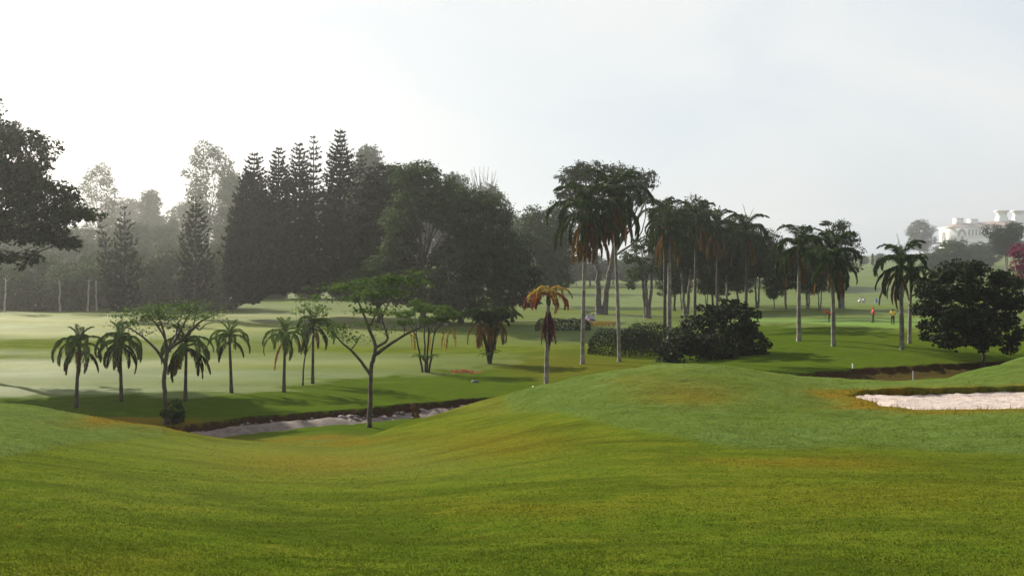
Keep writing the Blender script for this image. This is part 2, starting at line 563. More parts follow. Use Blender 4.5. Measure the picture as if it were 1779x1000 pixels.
COLS = [
    (-3000, [(14, -3.1), (20, -3.6), (40, -4.3), (60, -7.3), (70, -8)] + P_LEFT),
    (-600, [(14, -3.1), (20, -3.6), (30, -4.2), (38, -4.4), (44, -5.5), (54, -7.6), (62, -8)] + P_LEFT),
    (0, [(14, -3.25), (20, -3.8), (28, -4.4), (34, -4.7), (38, -4.74), (43, -5.9), (52, -7.6), (59, -8)] + P_LEFT),
    (160, [(14, -3.3), (20, -3.95), (28, -4.75), (34, -5.15), (39, -5.27), (43.5, -6.4), (52, -7.8), (58, -8)] + P_LEFT),
    (300, [(14, -3.4), (20, -4.1), (28, -5.0), (34, -5.55), (40, -5.77), (44, -6.8), (51, -7.95), (58, -8)] + P_LEFT),
    (400, [(14, -3.45), (20, -4.2), (28, -5.15), (35, -5.9), (41, -6.27), (44.5, -7.1), (50, -8.02), (58, -8)] + P_LEFT),
    (500, [(14, -3.5), (20, -4.25), (28, -5.2), (36, -6.1), (42, -6.56), (45, -7.4), (50, -8.08), (58, -8)] + P_LEFT),
    (600, [(14, -3.5), (20, -4.25), (28, -5.2), (36, -6.1), (43, -6.6), (46, -7.35), (51, -8.08), (58, -8)] + P_LEFT),
    (700, [(14, -3.5), (20, -4.2), (28, -5.1), (36, -5.85), (45, -6.25), (49, -7.4), (55, -8.05), (62, -8)] + P_LEFT),
    (850, [(14, -3.45), (20, -4.05), (28, -4.75), (36, -5.25), (42, -5.4), (46, -5.38), (51, -6.8), (60, -8)] + P_MID),
    (950, [(14, -3.4), (20, -4.0), (28, -4.5), (36, -4.8), (42, -4.85), (46, -4.77), (51, -6.3), (61, -8)] + P_MID),
    (1050, [(14, -3.4), (20, -3.95), (28, -4.35), (36, -4.5), (42, -4.4), (46, -4.22), (51, -5.6), (62, -8)] + P_MID),
    (1190, [(14, -3.4), (20, -3.95), (28, -4.3), (36, -4.35), (42, -4.1), (46, -3.83), (51, -5.2), (63, -8)] + P_MID),
    (1300, [(14, -3.4), (20, -3.95), (28, -4.35), (36, -4.5), (42, -4.38), (47, -4.14), (52, -5.6), (64, -7.9)] + P_1300),
    (1440, [(14, -3.4), (20, -3.95), (28, -4.45), (36, -4.65), (43, -4.75), (49, -4.75), (54, -6.2), (66, -7.7)] + P_GREEN),
    (1560, [(14, -3.4), (20, -3.95), (28, -4.5), (36, -4.65), (45, -4.8), (51, -5.1), (56, -6.5), (68, -7.7)] + P_GREEN),
    (1680, [(14, -3.4), (20, -3.95), (28, -4.5), (36, -4.65), (45, -4.78), (50, -4.95), (55, -5.0), (60, -6.4), (70, -7.7)] + P_RIGHT),
    (1779, [(14, -3.4), (20, -3.95), (28, -4.5), (36, -4.6), (45, -4.75), (51, -4.7), (58, -4.5), (63, -5.8), (74, -7.7)] + P_RIGHT),
    (2100, [(14, -3.3), (20, -3.8), (28, -4.3), (36, -4.5), (45, -4.5), (58, -4.0), (66, -5.6), (76, -7.6)] + P_RIGHT),
    (4800, [(14, -3.1), (20, -3.6), (28, -4.0), (36, -4.1), (45, -4.1), (60, -4.0), (76, -7.0)] + P_RIGHT),
]
CPX = np.array([c[0] for c in COLS], float)

# edge of the ditch farther from the viewpoint (px, distance), ditch width towards the viewpoint
DITCH = [(-40, 50.0, 3.0), (150, 53.0, 3.0), (250, 55.2, 3.0), (330, 57.2, 3.0), (450, 59.9, 3.0), (600, 62.8, 3.0), (700, 64.9, 2.9), (850, 68.8, 2.7),
         (1000, 72.5, 3.2), (1200, 76.5, 4), (1440, 81.8, 5.0), (1530, 84.8, 5.0), (1620, 87.3, 5.2), (1700, 89.6, 5.0), (1790, 92.0, 5.0), (2000, 97, 5.0)]
_dp = np.array([((p - CX) * d / F, d, w) for p, d, w in DITCH])
DX = np.linspace(_dp[0, 0], _dp[-1, 0], 900)
DY = pchip(_dp[:, 0], _dp[:, 1], DX)
DW = pchip(_dp[:, 0], _dp[:, 2], DX)
_sl = np.gradient(DY, DX)


def ditch_t(X, Y):
    """distance from the far edge of the ditch (positive = inside, towards the viewpoint), width there"""
    yy = np.interp(X, DX, DY)
    sl = np.interp(X, DX, _sl)
    wob = 0.16 * np.sin(X * 1.7) + 0.12 * np.sin(X * 3.9 + 1) + 0.07 * np.sin(X * 8.3 + 2)
    t = (yy + wob - Y) / np.sqrt(1 + sl ** 2)
    ok = np.clip(np.minimum(X - DX[0], DX[-1] - X) / 2.0, 0, 1)
    return t, np.interp(X, DX, DW), ok


BUN = (19.6, 40.55, 6.6, 4.35)


def bunker_e(X, Y):
    x, y = (X - BUN[0]) / BUN[2], (Y - BUN[1]) / BUN[3]
    th = np.arctan2(y, x)
    r = np.sqrt(x * x + y * y)
    k = 1 + 0.05 * np.sin(2 * th + 0.6) + 0.04 * np.sin(5 * th + 1.0) + 0.018 * np.sin(11 * th) + 0.010 * np.sin(23 * th + 2) + 0.008 * np.sin(41 * th)
    return r / k


def vnoise(X, Y, s, seed):
    """smooth value noise on a lattice of size s"""
    r = np.random.default_rng(seed).uniform(-1, 1, (257, 257))
    x, y = X / s + 1000, Y / s + 1000
    i, j = np.floor(x).astype(int), np.floor(y).astype(int)
    u, v = x - i, y - j
    u, v = u * u * (3 - 2 * u), v * v * (3 - 2 * v)
    i, j = i % 256, j % 256
    return (r[i, j] * (1 - u) + r[i + 1, j] * u) * (1 - v) + (r[i, j + 1] * (1 - u) + r[i + 1, j + 1] * u) * v


def base_z(X, Y):
    X, Y = np.asarray(X, float), np.asarray(Y, float)
    px = np.clip(CX + F * X / np.maximum(Y, 10.0), CPX[0], CPX[-1] - 1e-6)
    Z = np.stack([pchip([p[0] for p in NEAR + c[1]], [p[1] for p in NEAR + c[1]], Y) for c in COLS])
    i = np.clip(np.searchsorted(CPX, px, side='right') - 1, 0, len(CPX) - 2)
    ii = np.arange(Y.size).reshape(Y.shape)
    Zf = Z.reshape(len(COLS), -1)
    g = lambda k: Zf[np.clip(k, 0, len(COLS) - 1).ravel(), ii.ravel()].reshape(Y.shape)
    x0, x1 = CPX[i], CPX[i + 1]
    h = x1 - x0
    t = (px - x0) / h
    z0, z1 = g(i), g(i + 1)
    zm, zp = g(i - 1), g(i + 2)
    xm, xp = CPX[np.clip(i - 1, 0, len(CPX) - 1)], CPX[np.clip(i + 2, 0, len(CPX) - 1)]
    m0 = np.where(x1 > xm, (z1 - zm) / np.maximum(x1 - xm, 1), 0)
    m1 = np.where(xp > x0, (zp - z0) / np.maximum(xp - x0, 1), 0)
    z = ((2 * t ** 3 - 3 * t ** 2 + 1) * z0 + (t ** 3 - 2 * t ** 2 + t) * h * m0
         + (-2 * t ** 3 + 3 * t ** 2) * z1 + (t ** 3 - t ** 2) * h * m1)
    far = np.clip((Y - 56) / 20, 0, 1)
    z = z + far * (0.26 * vnoise(X, Y, 17, 1) + 0.12 * vnoise(X, Y, 6.5, 2) + 0.04 * vnoise(X, Y, 2.7, 5)) * np.clip(1.6 - Y / 300, 0.2, 1)
    nearm = np.clip((Y - 2) / 12, 0, 1) * (1 - far)
    z = z + nearm * (0.14 * vnoise(X * 0.6, Y, 6.0, 3) + 0.035 * vnoise(X * 0.5, Y, 2.1, 4) + 0.012 * vnoise(X * 0.5, Y, 0.8, 6))
    return z


def full_z(X, Y):
    z = base_z(X, Y)
    t, w, ok = ditch_t(X, Y)
    prof = np.interp(t / w, [-0.02, 0.0, 0.05, 0.09, 0.22, 0.26, 0.5, 0.72, 0.86, 1.0, 1.5, 2.3], [0, -0.03, -0.28, -0.40, -0.52, -0.62, -0.80, -0.72, -0.46, -0.38, -0.20, 0])
    z = z + prof * ok
    e = bunker_e(X, Y)
    back = np.clip((Y - BUN[1]) / BUN[3] * 0.7 + 0.5, 0.12, 1)
    z = z - np.interp(e, [0.0, 0.93, 0.985, 1.03, 1.10], [1.5, 1.45, 0.9, 0.0, 0.0]) * np.ones_like(z)
    z = z + 0.07 * np.exp(-((e - 1.07) / 0.05) ** 2) * back
    return z


def gz(X, Y):
    return float(base_z(np.array([X], float), np.array([Y], float))[0])


def at(px, d, dz=0.0):
    """point on the ground seen in column px at distance d"""
    X = (px - CX) * d / F
    return (X, d, gz(X, d) + dz)


def find(px, y, d0, d1):
    """ground point in column px that is seen at row y, between distances d0 and d1"""
    d = np.linspace(d0, d1, 400)
    X = (px - CX) * d / F
    yy = HY - F * base_z(X, d) / d
    i = int(np.argmin(np.abs(yy - y)))
    return (float(X[i]), float(d[i]), gz(X[i], d[i]))


def soft_poly(px, py, poly, soft):
    """1 inside the polygon, fading over soft pixels"""
    P = np.array(poly, float)
    n = len(P)
    inside = np.zeros(px.shape, bool)
    dist = np.full(px.shape, 1e9)
    for i in range(n):
        a_, b_ = P[i], P[(i + 1) % n]
        cond = ((a_[1] > py) != (b_[1] > py))
        xi = (b_[0] - a_[0]) * (py - a_[1]) / (b_[1] - a_[1] + 1e-9) + a_[0]
        inside ^= cond & (px < xi)
        ab = b_ - a_
        tt = np.clip(((px - a_[0]) * ab[0] + (py - a_[1]) * ab[1]) / (ab @ ab), 0, 1)
        dist = np.minimum(dist, np.hypot(px - a_[0] - tt * ab[0], py - a_[1] - tt * ab[1]))
    return np.clip(np.where(inside, dist, -dist) / soft + 0.5, 0, 1)


# --- ground sheet: a fan of rows and columns that widens with distance
cols = np.concatenate([np.linspace(-3000, -180, 60), np.linspace(-150, 1930, 440), np.linspace(1960, 4800, 60)])
rows = [np.linspace(-25, 3, 15), 3.2 * (34 / 3.2) ** np.linspace(0, 1, 190), np.arange(34.12, 47, 0.13),
        np.arange(47.2, 95, 0.28), 95.3 * (2000 / 95.3) ** np.linspace(0, 1, 190)]
rows = np.concatenate(rows)
gd, gp = np.meshgrid(rows, cols, indexing='ij')
GX = (gp - CX) * np.maximum(gd, 10.0) / F
GY = gd
GZ = full_z(GX.ravel(), GY.ravel()).reshape(GX.shape)
nr, nc = GX.shape
PYI = HY - F * GZ / np.maximum(GY, 1.0)
PXI = gp
# rough grass (long, dewy), straw patches, bare soil, lusher turf; the pale and lush_shade masks also paint in sun and shade
w1 = vnoise(GX, GY, 3.0, 11) * 9 + vnoise(GX, GY, 1.0, 12) * 4
a_rough = soft_poly(PXI + w1, PYI + w1 * 0.5, [(880, 712), (960, 716), (1120, 746), (1270, 774), (1480, 778), (1800, 786), (2600, 800), (2600, 560), (1779, 560), (1600, 600), (1190, 600), (900, 660)], 7)
a_rough = np.maximum(a_rough, soft_poly(PXI + w1, PYI + w1 * 0.5, [(-900, 690), (0, 690), (160, 722), (300, 748), (285, 763), (100, 776), (0, 800), (-900, 860)], 7))
a_rough *= 0.8 + 0.2 * vnoise(GX, GY, 2.0, 19)
a_rough *= (GY < 60)


def patch(x, y, sx, sy, amp):
    wx = PXI + w1 * 3
    wy = PYI + w1 * 0.8
    return amp * np.exp(-((wx - x) / sx) ** 2 - ((wy - y) / sy) ** 2) * (GY < 60)


a_straw = patch(240, 733, 110, 9, 1.4) + patch(330, 748, 60, 7, 1.0) + patch(540, 762, 130, 6, 0.8) + patch(560, 805, 150, 22, 0.55) \
    + patch(860, 770, 150, 30, 0.45) + patch(1190, 685, 90, 22, 0.6) + patch(1090, 660, 60, 9, 0.35) + patch(1390, 803, 160, 11, 0.65) + patch(780, 700, 120, 20, 0.25) \
    + patch(1500, 860, 330, 30, 0.22) + patch(150, 985, 200, 25, 0.15) + patch(900, 880, 160, 14, 0.3)
eb = bunker_e(GX, GY)
side = np.clip((BUN[0] - 1.0 - GX) / 4.5, 0.25, 1)
a_straw = a_straw + np.exp(-(np.maximum(eb - 1.06, 0) / 0.22) ** 2) * (0.6 + 1.0 * side) * (0.7 + 0.5 * vnoise(GX, GY, 0.9, 14))
# the fine turf strips among the trees, where the far ground shows straw again
a_straw = a_straw + 0.3 * soft_poly(PXI, PYI, [(960, 606), (1130, 628), (1130, 640), (960, 668), (860, 640)], 30) * (GY > 70)
a_straw = np.clip(a_straw, 0, 1)
t_d, w_d, ok_d = ditch_t(GX, GY)
a_soil = ((t_d > -0.06 + 0.05 * vnoise(GX, GY, 0.5, 15)) & (t_d < 0.80 * w_d)) * ok_d
a_soil = np.maximum(a_soil, ((eb > 0.90) & (eb < 1.02) & (GY > BUN[1] - 0.6 + 0.4 * vnoise(GX, GY, 0.5, 25))) * 1.0)
a_lush_shade = np.clip((GY - 50) / 5, 0, 1) * soft_poly(PXI + w1 * 2, PYI + w1, [(-900, 705), (0, 690), (200, 690), (420, 684), (560, 664), (640, 655), (760, 648), (880, 628), (980, 604), (1100, 600), (1330, 566), (1420, 563), (1640, 580), (1779, 600), (3000, 600), (3000, 800), (-900, 800)], 10)  # lusher turf; behind the hump it also paints in the shade of trees
by_ = GY + 5 * vnoise(GX, GY, 26, 17) + 1.5 * vnoise(GX, GY, 6, 18)
a_dew = np.clip((GY - 58) / 8, 0, 1) * (1 - a_lush_shade) * np.clip(np.interp(by_, [60, 66, 74, 84, 90, 96, 100, 104, 116, 124, 135, 180, 195, 260], [0, 0.1, 0.7, 0.6, 0.5, 0.7, 0.2, 0.0, 0.0, 0.35, 0.7, 0.7, 0.4, 0.8]) + 0.35 * vnoise(GX * 0.4, GY, 7, 16), 0, 1)
a_pale_lit = (1 - a_lush_shade) * np.interp(by_, [86, 90, 95, 99, 122, 132, 176, 190], [0, 0.4, 0.4, 0, 0, 0.6, 0.6, 0]) * np.interp(PXI, [-3000, 380, 700, 760], [1, 1, 0.55, 0])  # sunlit strips of the far fairway, put into the turf colour
a_pale_lit = a_pale_lit + (GY < 60) * (0.42 * a_rough * (PXI < 500) + 0.12 * a_rough * (PXI >= 500) * (0.8 + vnoise(GX, GY, 1.6, 24)))
a_pale_lit = a_pale_lit + patch(470, 778, 230, 22, 0.40) + patch(640, 815, 260, 24, 0.34) + patch(1150, 640, 240, 12, 0.62) + patch(950, 668, 170, 16, 0.5) + patch(820, 705, 100, 14, 0.35) + patch(1400, 655, 120, 10, 0.3) + patch(300, 860, 250, 40, 0.12) + patch(1560, 668, 200, 10, 0.3)  # sunlight on the near slope and hump crest, painted as paler patches
a_pale_lit = np.clip(a_pale_lit * (0.8 + 0.5 * vnoise(GX * 0.3, GY, 5, 20)), 0, 1)
# mown green far right and its pale collar
a_green = soft_poly(PXI, PYI, [(1300, 553), (1450, 553), (1640, 552), (1640, 562), (1560, 571), (1480, 566), (1380, 560), (1290, 558)], 3) * (GY > 100) * (GY < 160)
gi, gj = np.meshgrid(np.arange(nr - 1), np.arange(nc - 1), indexing='ij')
gf = np.stack([gi * nc + gj, gi * nc + gj + 1, (gi + 1) * nc + gj + 1, (gi + 1) * nc + gj], -1).reshape(-1, 4)
GZ = GZ + 0.030 * a_rough + a_rough * (0.045 * vnoise(GX * 0.7, GY, 0.45, 41) + 0.06 * vnoise(GX * 0.7, GY, 1.1, 42)) + (1 - a_rough) * (GY < 55) * (GY > 6) * (0.012 * vnoise(GX * 0.6, GY, 0.45, 43) + 0.014 * vnoise(GX * 0.5, GY, 1.0, 44))
GV = np.stack([GX, GY, GZ], -1).reshape(-1, 3)


def mat_ground():
    m, n, l = new_mat('turf')
    out = n.new('ShaderNodeOutputMaterial')
    p = n.new('ShaderNodeBsdfPrincipled')
    p.inputs['Roughness'].default_value = 0.75
    p.inputs['Specular IOR Level'].default_value = 0.0
    p.inputs['Sheen Weight'].default_value = 0.09
    p.inputs['Sheen Roughness'].default_value = 0.4
    p.inputs['Sheen Tint'].default_value = (0.7, 0.7, 0.12, 1)
    geo = n.new('ShaderNodeNewGeometry')
    pos = geo.outputs['Position']

    def attr(k):
        x = n.new('ShaderNodeAttribute')
        x.attribute_name = k
        return x.outputs['Fac']
    big = noise(n, l, 0.12, 3.0, pos)
    med = noise(n, l, 0.9, 4.0, pos, 0.6, 0.6)
    fine = noise(n, l, 14.0, 3.0, pos, 0.6)
    vfine = noise(n, l, 55.0, 2.0, pos, 0.6)
    fair = mix_rgb(n, l, ramp(n, l, big, 0.35, 0.65), (0.076, 0.124, 0.010), (0.056, 0.100, 0.008))
    fair = mix_rgb(n, l, ramp(n, l, med, 0.4, 0.75), fair, (0.130, 0.148, 0.014))
    mp = n.new('ShaderNodeMapping')
    mp.inputs['Scale'].default_value = (0.35, 1.0, 1.0)
    l.new(pos, mp.inputs['Vector'])
    streak = noise(n, l, 0.55, 5.0, mp.outputs['Vector'], 0.62, 0.9)
    fair = mix_rgb(n, l, ramp(n, l, streak, 0.45, 0.66, 0.0, 0.85), fair, (0.032, 0.056, 0.006))
    lush_shade = mix_rgb(n, l, ramp(n, l, med, 0.35, 0.65), (0.040, 0.086, 0.005), (0.026, 0.058, 0.004))  # deepened green, also standing in for tree shade
    dew = mix_rgb(n, l, ramp(n, l, med, 0.35, 0.7), (0.076, 0.130, 0.026), (0.046, 0.090, 0.013))
    mp2 = n.new('ShaderNodeMapping')
    mp2.inputs['Scale'].default_value = (0.22, 1.0, 1.0)
    l.new(pos, mp2.inputs['Vector'])
    st2 = noise(n, l, 0.35, 5.0, mp2.outputs['Vector'], 0.65, 0.5)
    dew = mix_rgb(n, l, ramp(n, l, st2, 0.46, 0.62, 0.0, 0.8), dew, (0.032, 0.064, 0.009))
    rough = mix_rgb(n, l, ramp(n, l, med, 0.35, 0.65), (0.104, 0.168, 0.046), (0.064, 0.118, 0.022))
    straw = mix_rgb(n, l, ramp(n, l, med, 0.3, 0.7), (0.20, 0.112, 0.012), (0.15, 0.110, 0.012))
    soil = mix_rgb(n, l, ramp(n, l, noise(n, l, 5.0, 5.0, pos), 0.4, 0.7), (0.014, 0.007, 0.006), (0.045, 0.018, 0.013))
    c = mix_rgb(n, l, attr('lush_shade'), fair, lush_shade)
    c = mix_rgb(n, l, attr('dew'), c, dew)
    c = mix_rgb(n, l, attr('pale'), c, mix_rgb(n, l, ramp(n, l, med, 0.35, 0.7), (0.27, 0.28, 0.085), (0.18, 0.215, 0.055)))  # dewy paleness of the rough plus the painted sunlight
    c = mix_rgb(n, l, attr('green'), c, (0.10, 0.20, 0.035))
    c = mix_rgb(n, l, attr('rough'), c, rough)
    sm = n.new('ShaderNodeMath')
    sm.operation = 'MULTIPLY'
    l.new(attr('straw'), sm.inputs[0])
    l.new(ramp(n, l, fine, 0.25, 0.6, 0.55, 1.0), sm.inputs[1])
    c = mix_rgb(n, l, sm.outputs[0], c, straw)
    # blades: light and dark flecks
    c2 = mix_rgb(n, l, ramp(n, l, fine, 0.35, 0.7), (0, 0, 0), c)
    c = mix_rgb(n, l, 0.30, c, c2)
    c3 = mix_rgb(n, l, ramp(n, l, vfine, 0.3, 0.7), (0, 0, 0), c)
    c = mix_rgb(n, l, 0.45, c, c3)
    c = mix_rgb(n, l, attr('soil'), c, soil)
    l.new(c, p.inputs['Base Color'])
    l.new(ramp(n, l, attr('dew'), 0, 1, 0.75, 0.58), p.inputs['Roughness'])
    l.new(ramp(n, l, attr('dew'), 0, 1, 0.0, 0.08), p.inputs['Specular IOR Level'])
    # relief: clumps in the rough, fine pile in the mown turf
    h1 = noise(n, l, 3.2, 5.0, pos, 0.65, 0.8)
    mul = n.new('ShaderNodeMath')
    mul.operation = 'MULTIPLY'
    l.new(h1, mul.inputs[0])
    rr = n.new('ShaderNodeMath')
    rr.operation = 'MAXIMUM'
    l.new(attr('rough'), rr.inputs[0])
    l.new(attr('straw'), rr.inputs[1])
    l.new(ramp(n, l, rr.outputs[0], 0.0, 1.0, 0.35, 1.0), mul.inputs[1])
    b1 = n.new('ShaderNodeBump')
    b1.inputs['Strength'].default_value = 0.8
    b1.inputs['Distance'].default_value = 0.22
    l.new(mul.outputs[0], b1.inputs['Height'])
    b2 = n.new('ShaderNodeBump')
    b2.inputs['Strength'].default_value = 0.9
    b2.inputs['Distance'].default_value = 0.03
    l.new(noise(n, l, 30.0, 4.0, pos, 0.7), b2.inputs['Height'])
    l.new(b1.outputs['Normal'], b2.inputs['Normal'])
    l.new(b2.outputs['Normal'], p.inputs['Normal'])
    l.new(p.outputs['BSDF'], out.inputs['Surface'])
    return m


M['turf'] = mat_ground()
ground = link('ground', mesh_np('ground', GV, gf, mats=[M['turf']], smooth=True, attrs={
    'rough': a_rough.ravel(), 'straw': a_straw.ravel(), 'soil': a_soil.ravel(), 'lush_shade': a_lush_shade.ravel(),
    'dew': a_dew.ravel(), 'pale': a_pale_lit.ravel(), 'green': a_green.ravel()}))
tag(ground, 'rolling mown golf course turf with humps and hollows', 'ground', kind='structure')

# --- bunker sand: bowl-shaped sheet inside the lip
th = np.linspace(0, 2 * np.pi, 401)[:-1]
rr_ = np.linspace(0, 1.05, 74)
bx, by = [], []
for r_ in rr_:
    k = 1 + 0.05 * np.sin(2 * th + 0.6) + 0.04 * np.sin(5 * th + 1.0)
    bx.append(BUN[0] + BUN[2] * r_ * k * np.cos(th))
    by.append(BUN[1] + BUN[3] * r_ * k * np.sin(th))
bx, by = np.array(bx), np.array(by)
bz = base_z(bx.ravel(), by.ravel()).reshape(bx.shape)
rel = (by - BUN[1]) / BUN[3]
ee = np.clip(np.sqrt(((bx - BUN[0]) / BUN[2]) ** 2 + rel ** 2), 0, 1.1)
# floor: shallow in front, banked up against the far lip
bz = -4.65 + 0.0 * bz - 0.22 * (1 - np.clip(ee, 0, 1) ** 2) + 0.04 * vnoise(bx, by, 0.9, 21) + 0.03 * vnoise(bx, by, 0.30, 22) + 0.012 * np.sin(14 * (bx * 0.3 + by) + 2.5 * vnoise(bx, by, 1.5, 23))
bz = bz - 0.30 * np.clip(rel + 0.25, 0, 1) ** 1.5
bz = bz - 0.12 * np.clip((np.broadcast_to(rr_[:, None], bz.shape) - 1.0) / 0.05, 0, 1)
ni, nj = bx.shape
i_, j_ = np.meshgrid(np.arange(ni - 1), np.arange(nj), indexing='ij')
sf = np.stack([i_ * nj + j_, i_ * nj + (j_ + 1) % nj, (i_ + 1) * nj + (j_ + 1) % nj, (i_ + 1) * nj + j_], -1).reshape(-1, 4)
M['sand'] = mat_plain('bunker_sand', (0.37, 0.31, 0.285), 0.95, (0.30, 0.245, 0.225), 2.5, 0.9)
sand = link('bunker_sand', mesh_np('bunker_sand', np.stack([bx, by, bz], -1).reshape(-1, 3), sf, mats=[M['sand']], smooth=True))
tag(sand, 'pale pink sand of the bunker set into the grassy hump', 'sand', kind='structure')

# --- bed of the ditch: pale lining below the soil bank
xs = np.linspace((300 - CX) * 56.5 / F, (835 - CX) * 68.3 / F, 240)
sec_t = np.array([0.10, 0.15, 0.20, 0.35, 0.52, 0.66])
sec_z = np.array([-0.70, -0.34, -0.33, -0.48, -0.64, -0.80])
yy = np.interp(xs, DX, DY)
slp = np.interp(xs, DX, _sl)
ww = np.interp(xs, DX, DW)
nx, ny = slp / np.sqrt(1 + slp ** 2), -1 / np.sqrt(1 + slp ** 2)
lx = xs[:, None] + nx[:, None] * sec_t * ww[:, None]
wobl = 0.16 * np.sin(xs * 1.7) + 0.12 * np.sin(xs * 3.9 + 1)
ly = yy[:, None] + wobl[:, None] * 0.7 + ny[:, None] * sec_t * ww[:, None]
taper = np.interp(xs, [xs[0], xs[0] + 1, -9.7, -8.6, -6.4, -5.2, xs[-1]], [0, 0, 0, 0.16, 0.16, 0.04, 0.10])
lz = base_z(xs, yy)[:, None] + sec_z + 0.05 * vnoise(lx, ly, 0.7, 31) + 0.03 * vnoise(lx, ly, 0.25, 32) - taper[:, None]
ni, nj = lx.shape
i_, j_ = np.meshgrid(np.arange(ni - 1), np.arange(nj - 1), indexing='ij')
lf = np.stack([i_ * nj + j_, i_ * nj + j_ + 1, (i_ + 1) * nj + j_ + 1, (i_ + 1) * nj + j_], -1).reshape(-1, 4)
M['lining'] = mat_plain('ditch_lining', (0.15, 0.118, 0.106), 0.9, (0.085, 0.068, 0.062), 2.2, 0.6)
o = link('ditch_lining', mesh_np('ditch_lining', np.stack([lx, ly, lz], -1).reshape(-1, 3), lf, mats=[M['lining']], smooth=True))
tag(o, 'pale worn lining along the foot of the ditch bank', 'ditch', kind='structure')


# ------------------------------------------------------------------ vegetation
def px_blobs(px0, d, base, blobs, rng, depth=0.45, extra=1):
    """crown lumps given as (px, py, radius px[, flatten]) at distance d -> lumps in metres relative to the base,
    spread through the depth of the crown"""
    k = d / F
    bx_ = [b[0] for b in blobs]
    half = (max(bx_) - min(bx_)) * k / 2 + 1.0
    out = []
    for b in blobs:
        r = b[2] * k
        fl = b[3] if len(b) > 3 else 0.8
        x = (b[0] - CX) * k - base[0]
        z = (HY - b[1]) * k - base[2]
        edge = math.sqrt(max(0.0, 1 - min(1, (x / (half * 1.15)) ** 2)))
        n_ = 1 + extra
        for q in range(n_):
            y = (rng.uniform(-1, 1) if n_ == 1 else (-1 + 2 * (q + rng.uniform(0.2, 0.8)) / n_)) * depth * half * (0.35 + 0.65 * edge)
            s = 1.0 if q == 0 else rng.uniform(0.8, 1.0)
            out.append((x * s, y, z, r, r * 1.05, r * fl))
    return out


def auto_blobs(H, wid, low, n, rng, r=(0.16, 0.28), shape='round', flat=0.75):
    """lumps filling a crown of height H, width wid, starting at fraction low"""
    out = []
    for i in range(n):
        t = (i + 0.5) / n
        zf = low + (1 - low) * t
        u = (zf - low) / (1 - low)
        if shape == 'round':
            prof = math.sin(math.pi * (0.12 + 0.80 * u)) ** 0.7
        elif shape == 'tall':
            prof = (1 - u) ** 0.45 * (0.6 + 0.4 * min(1, u * 4))
        else:
            prof = 0.45 + 0.55 * u if u < 0.8 else 0.9
        an = i * 2.4 + rng.uniform(-0.4, 0.4)
        rr = wid * rng.uniform(*r)
        rad = max(0.0, wid * 0.5 * prof - rr * 0.6) * rng.uniform(0.55, 1.0)
        out.append((math.cos(an) * rad, math.sin(an) * rad, H * zf - rr * 0.4, rr, rr, rr * flat))
    return out


rg = np.random.default_rng(7)


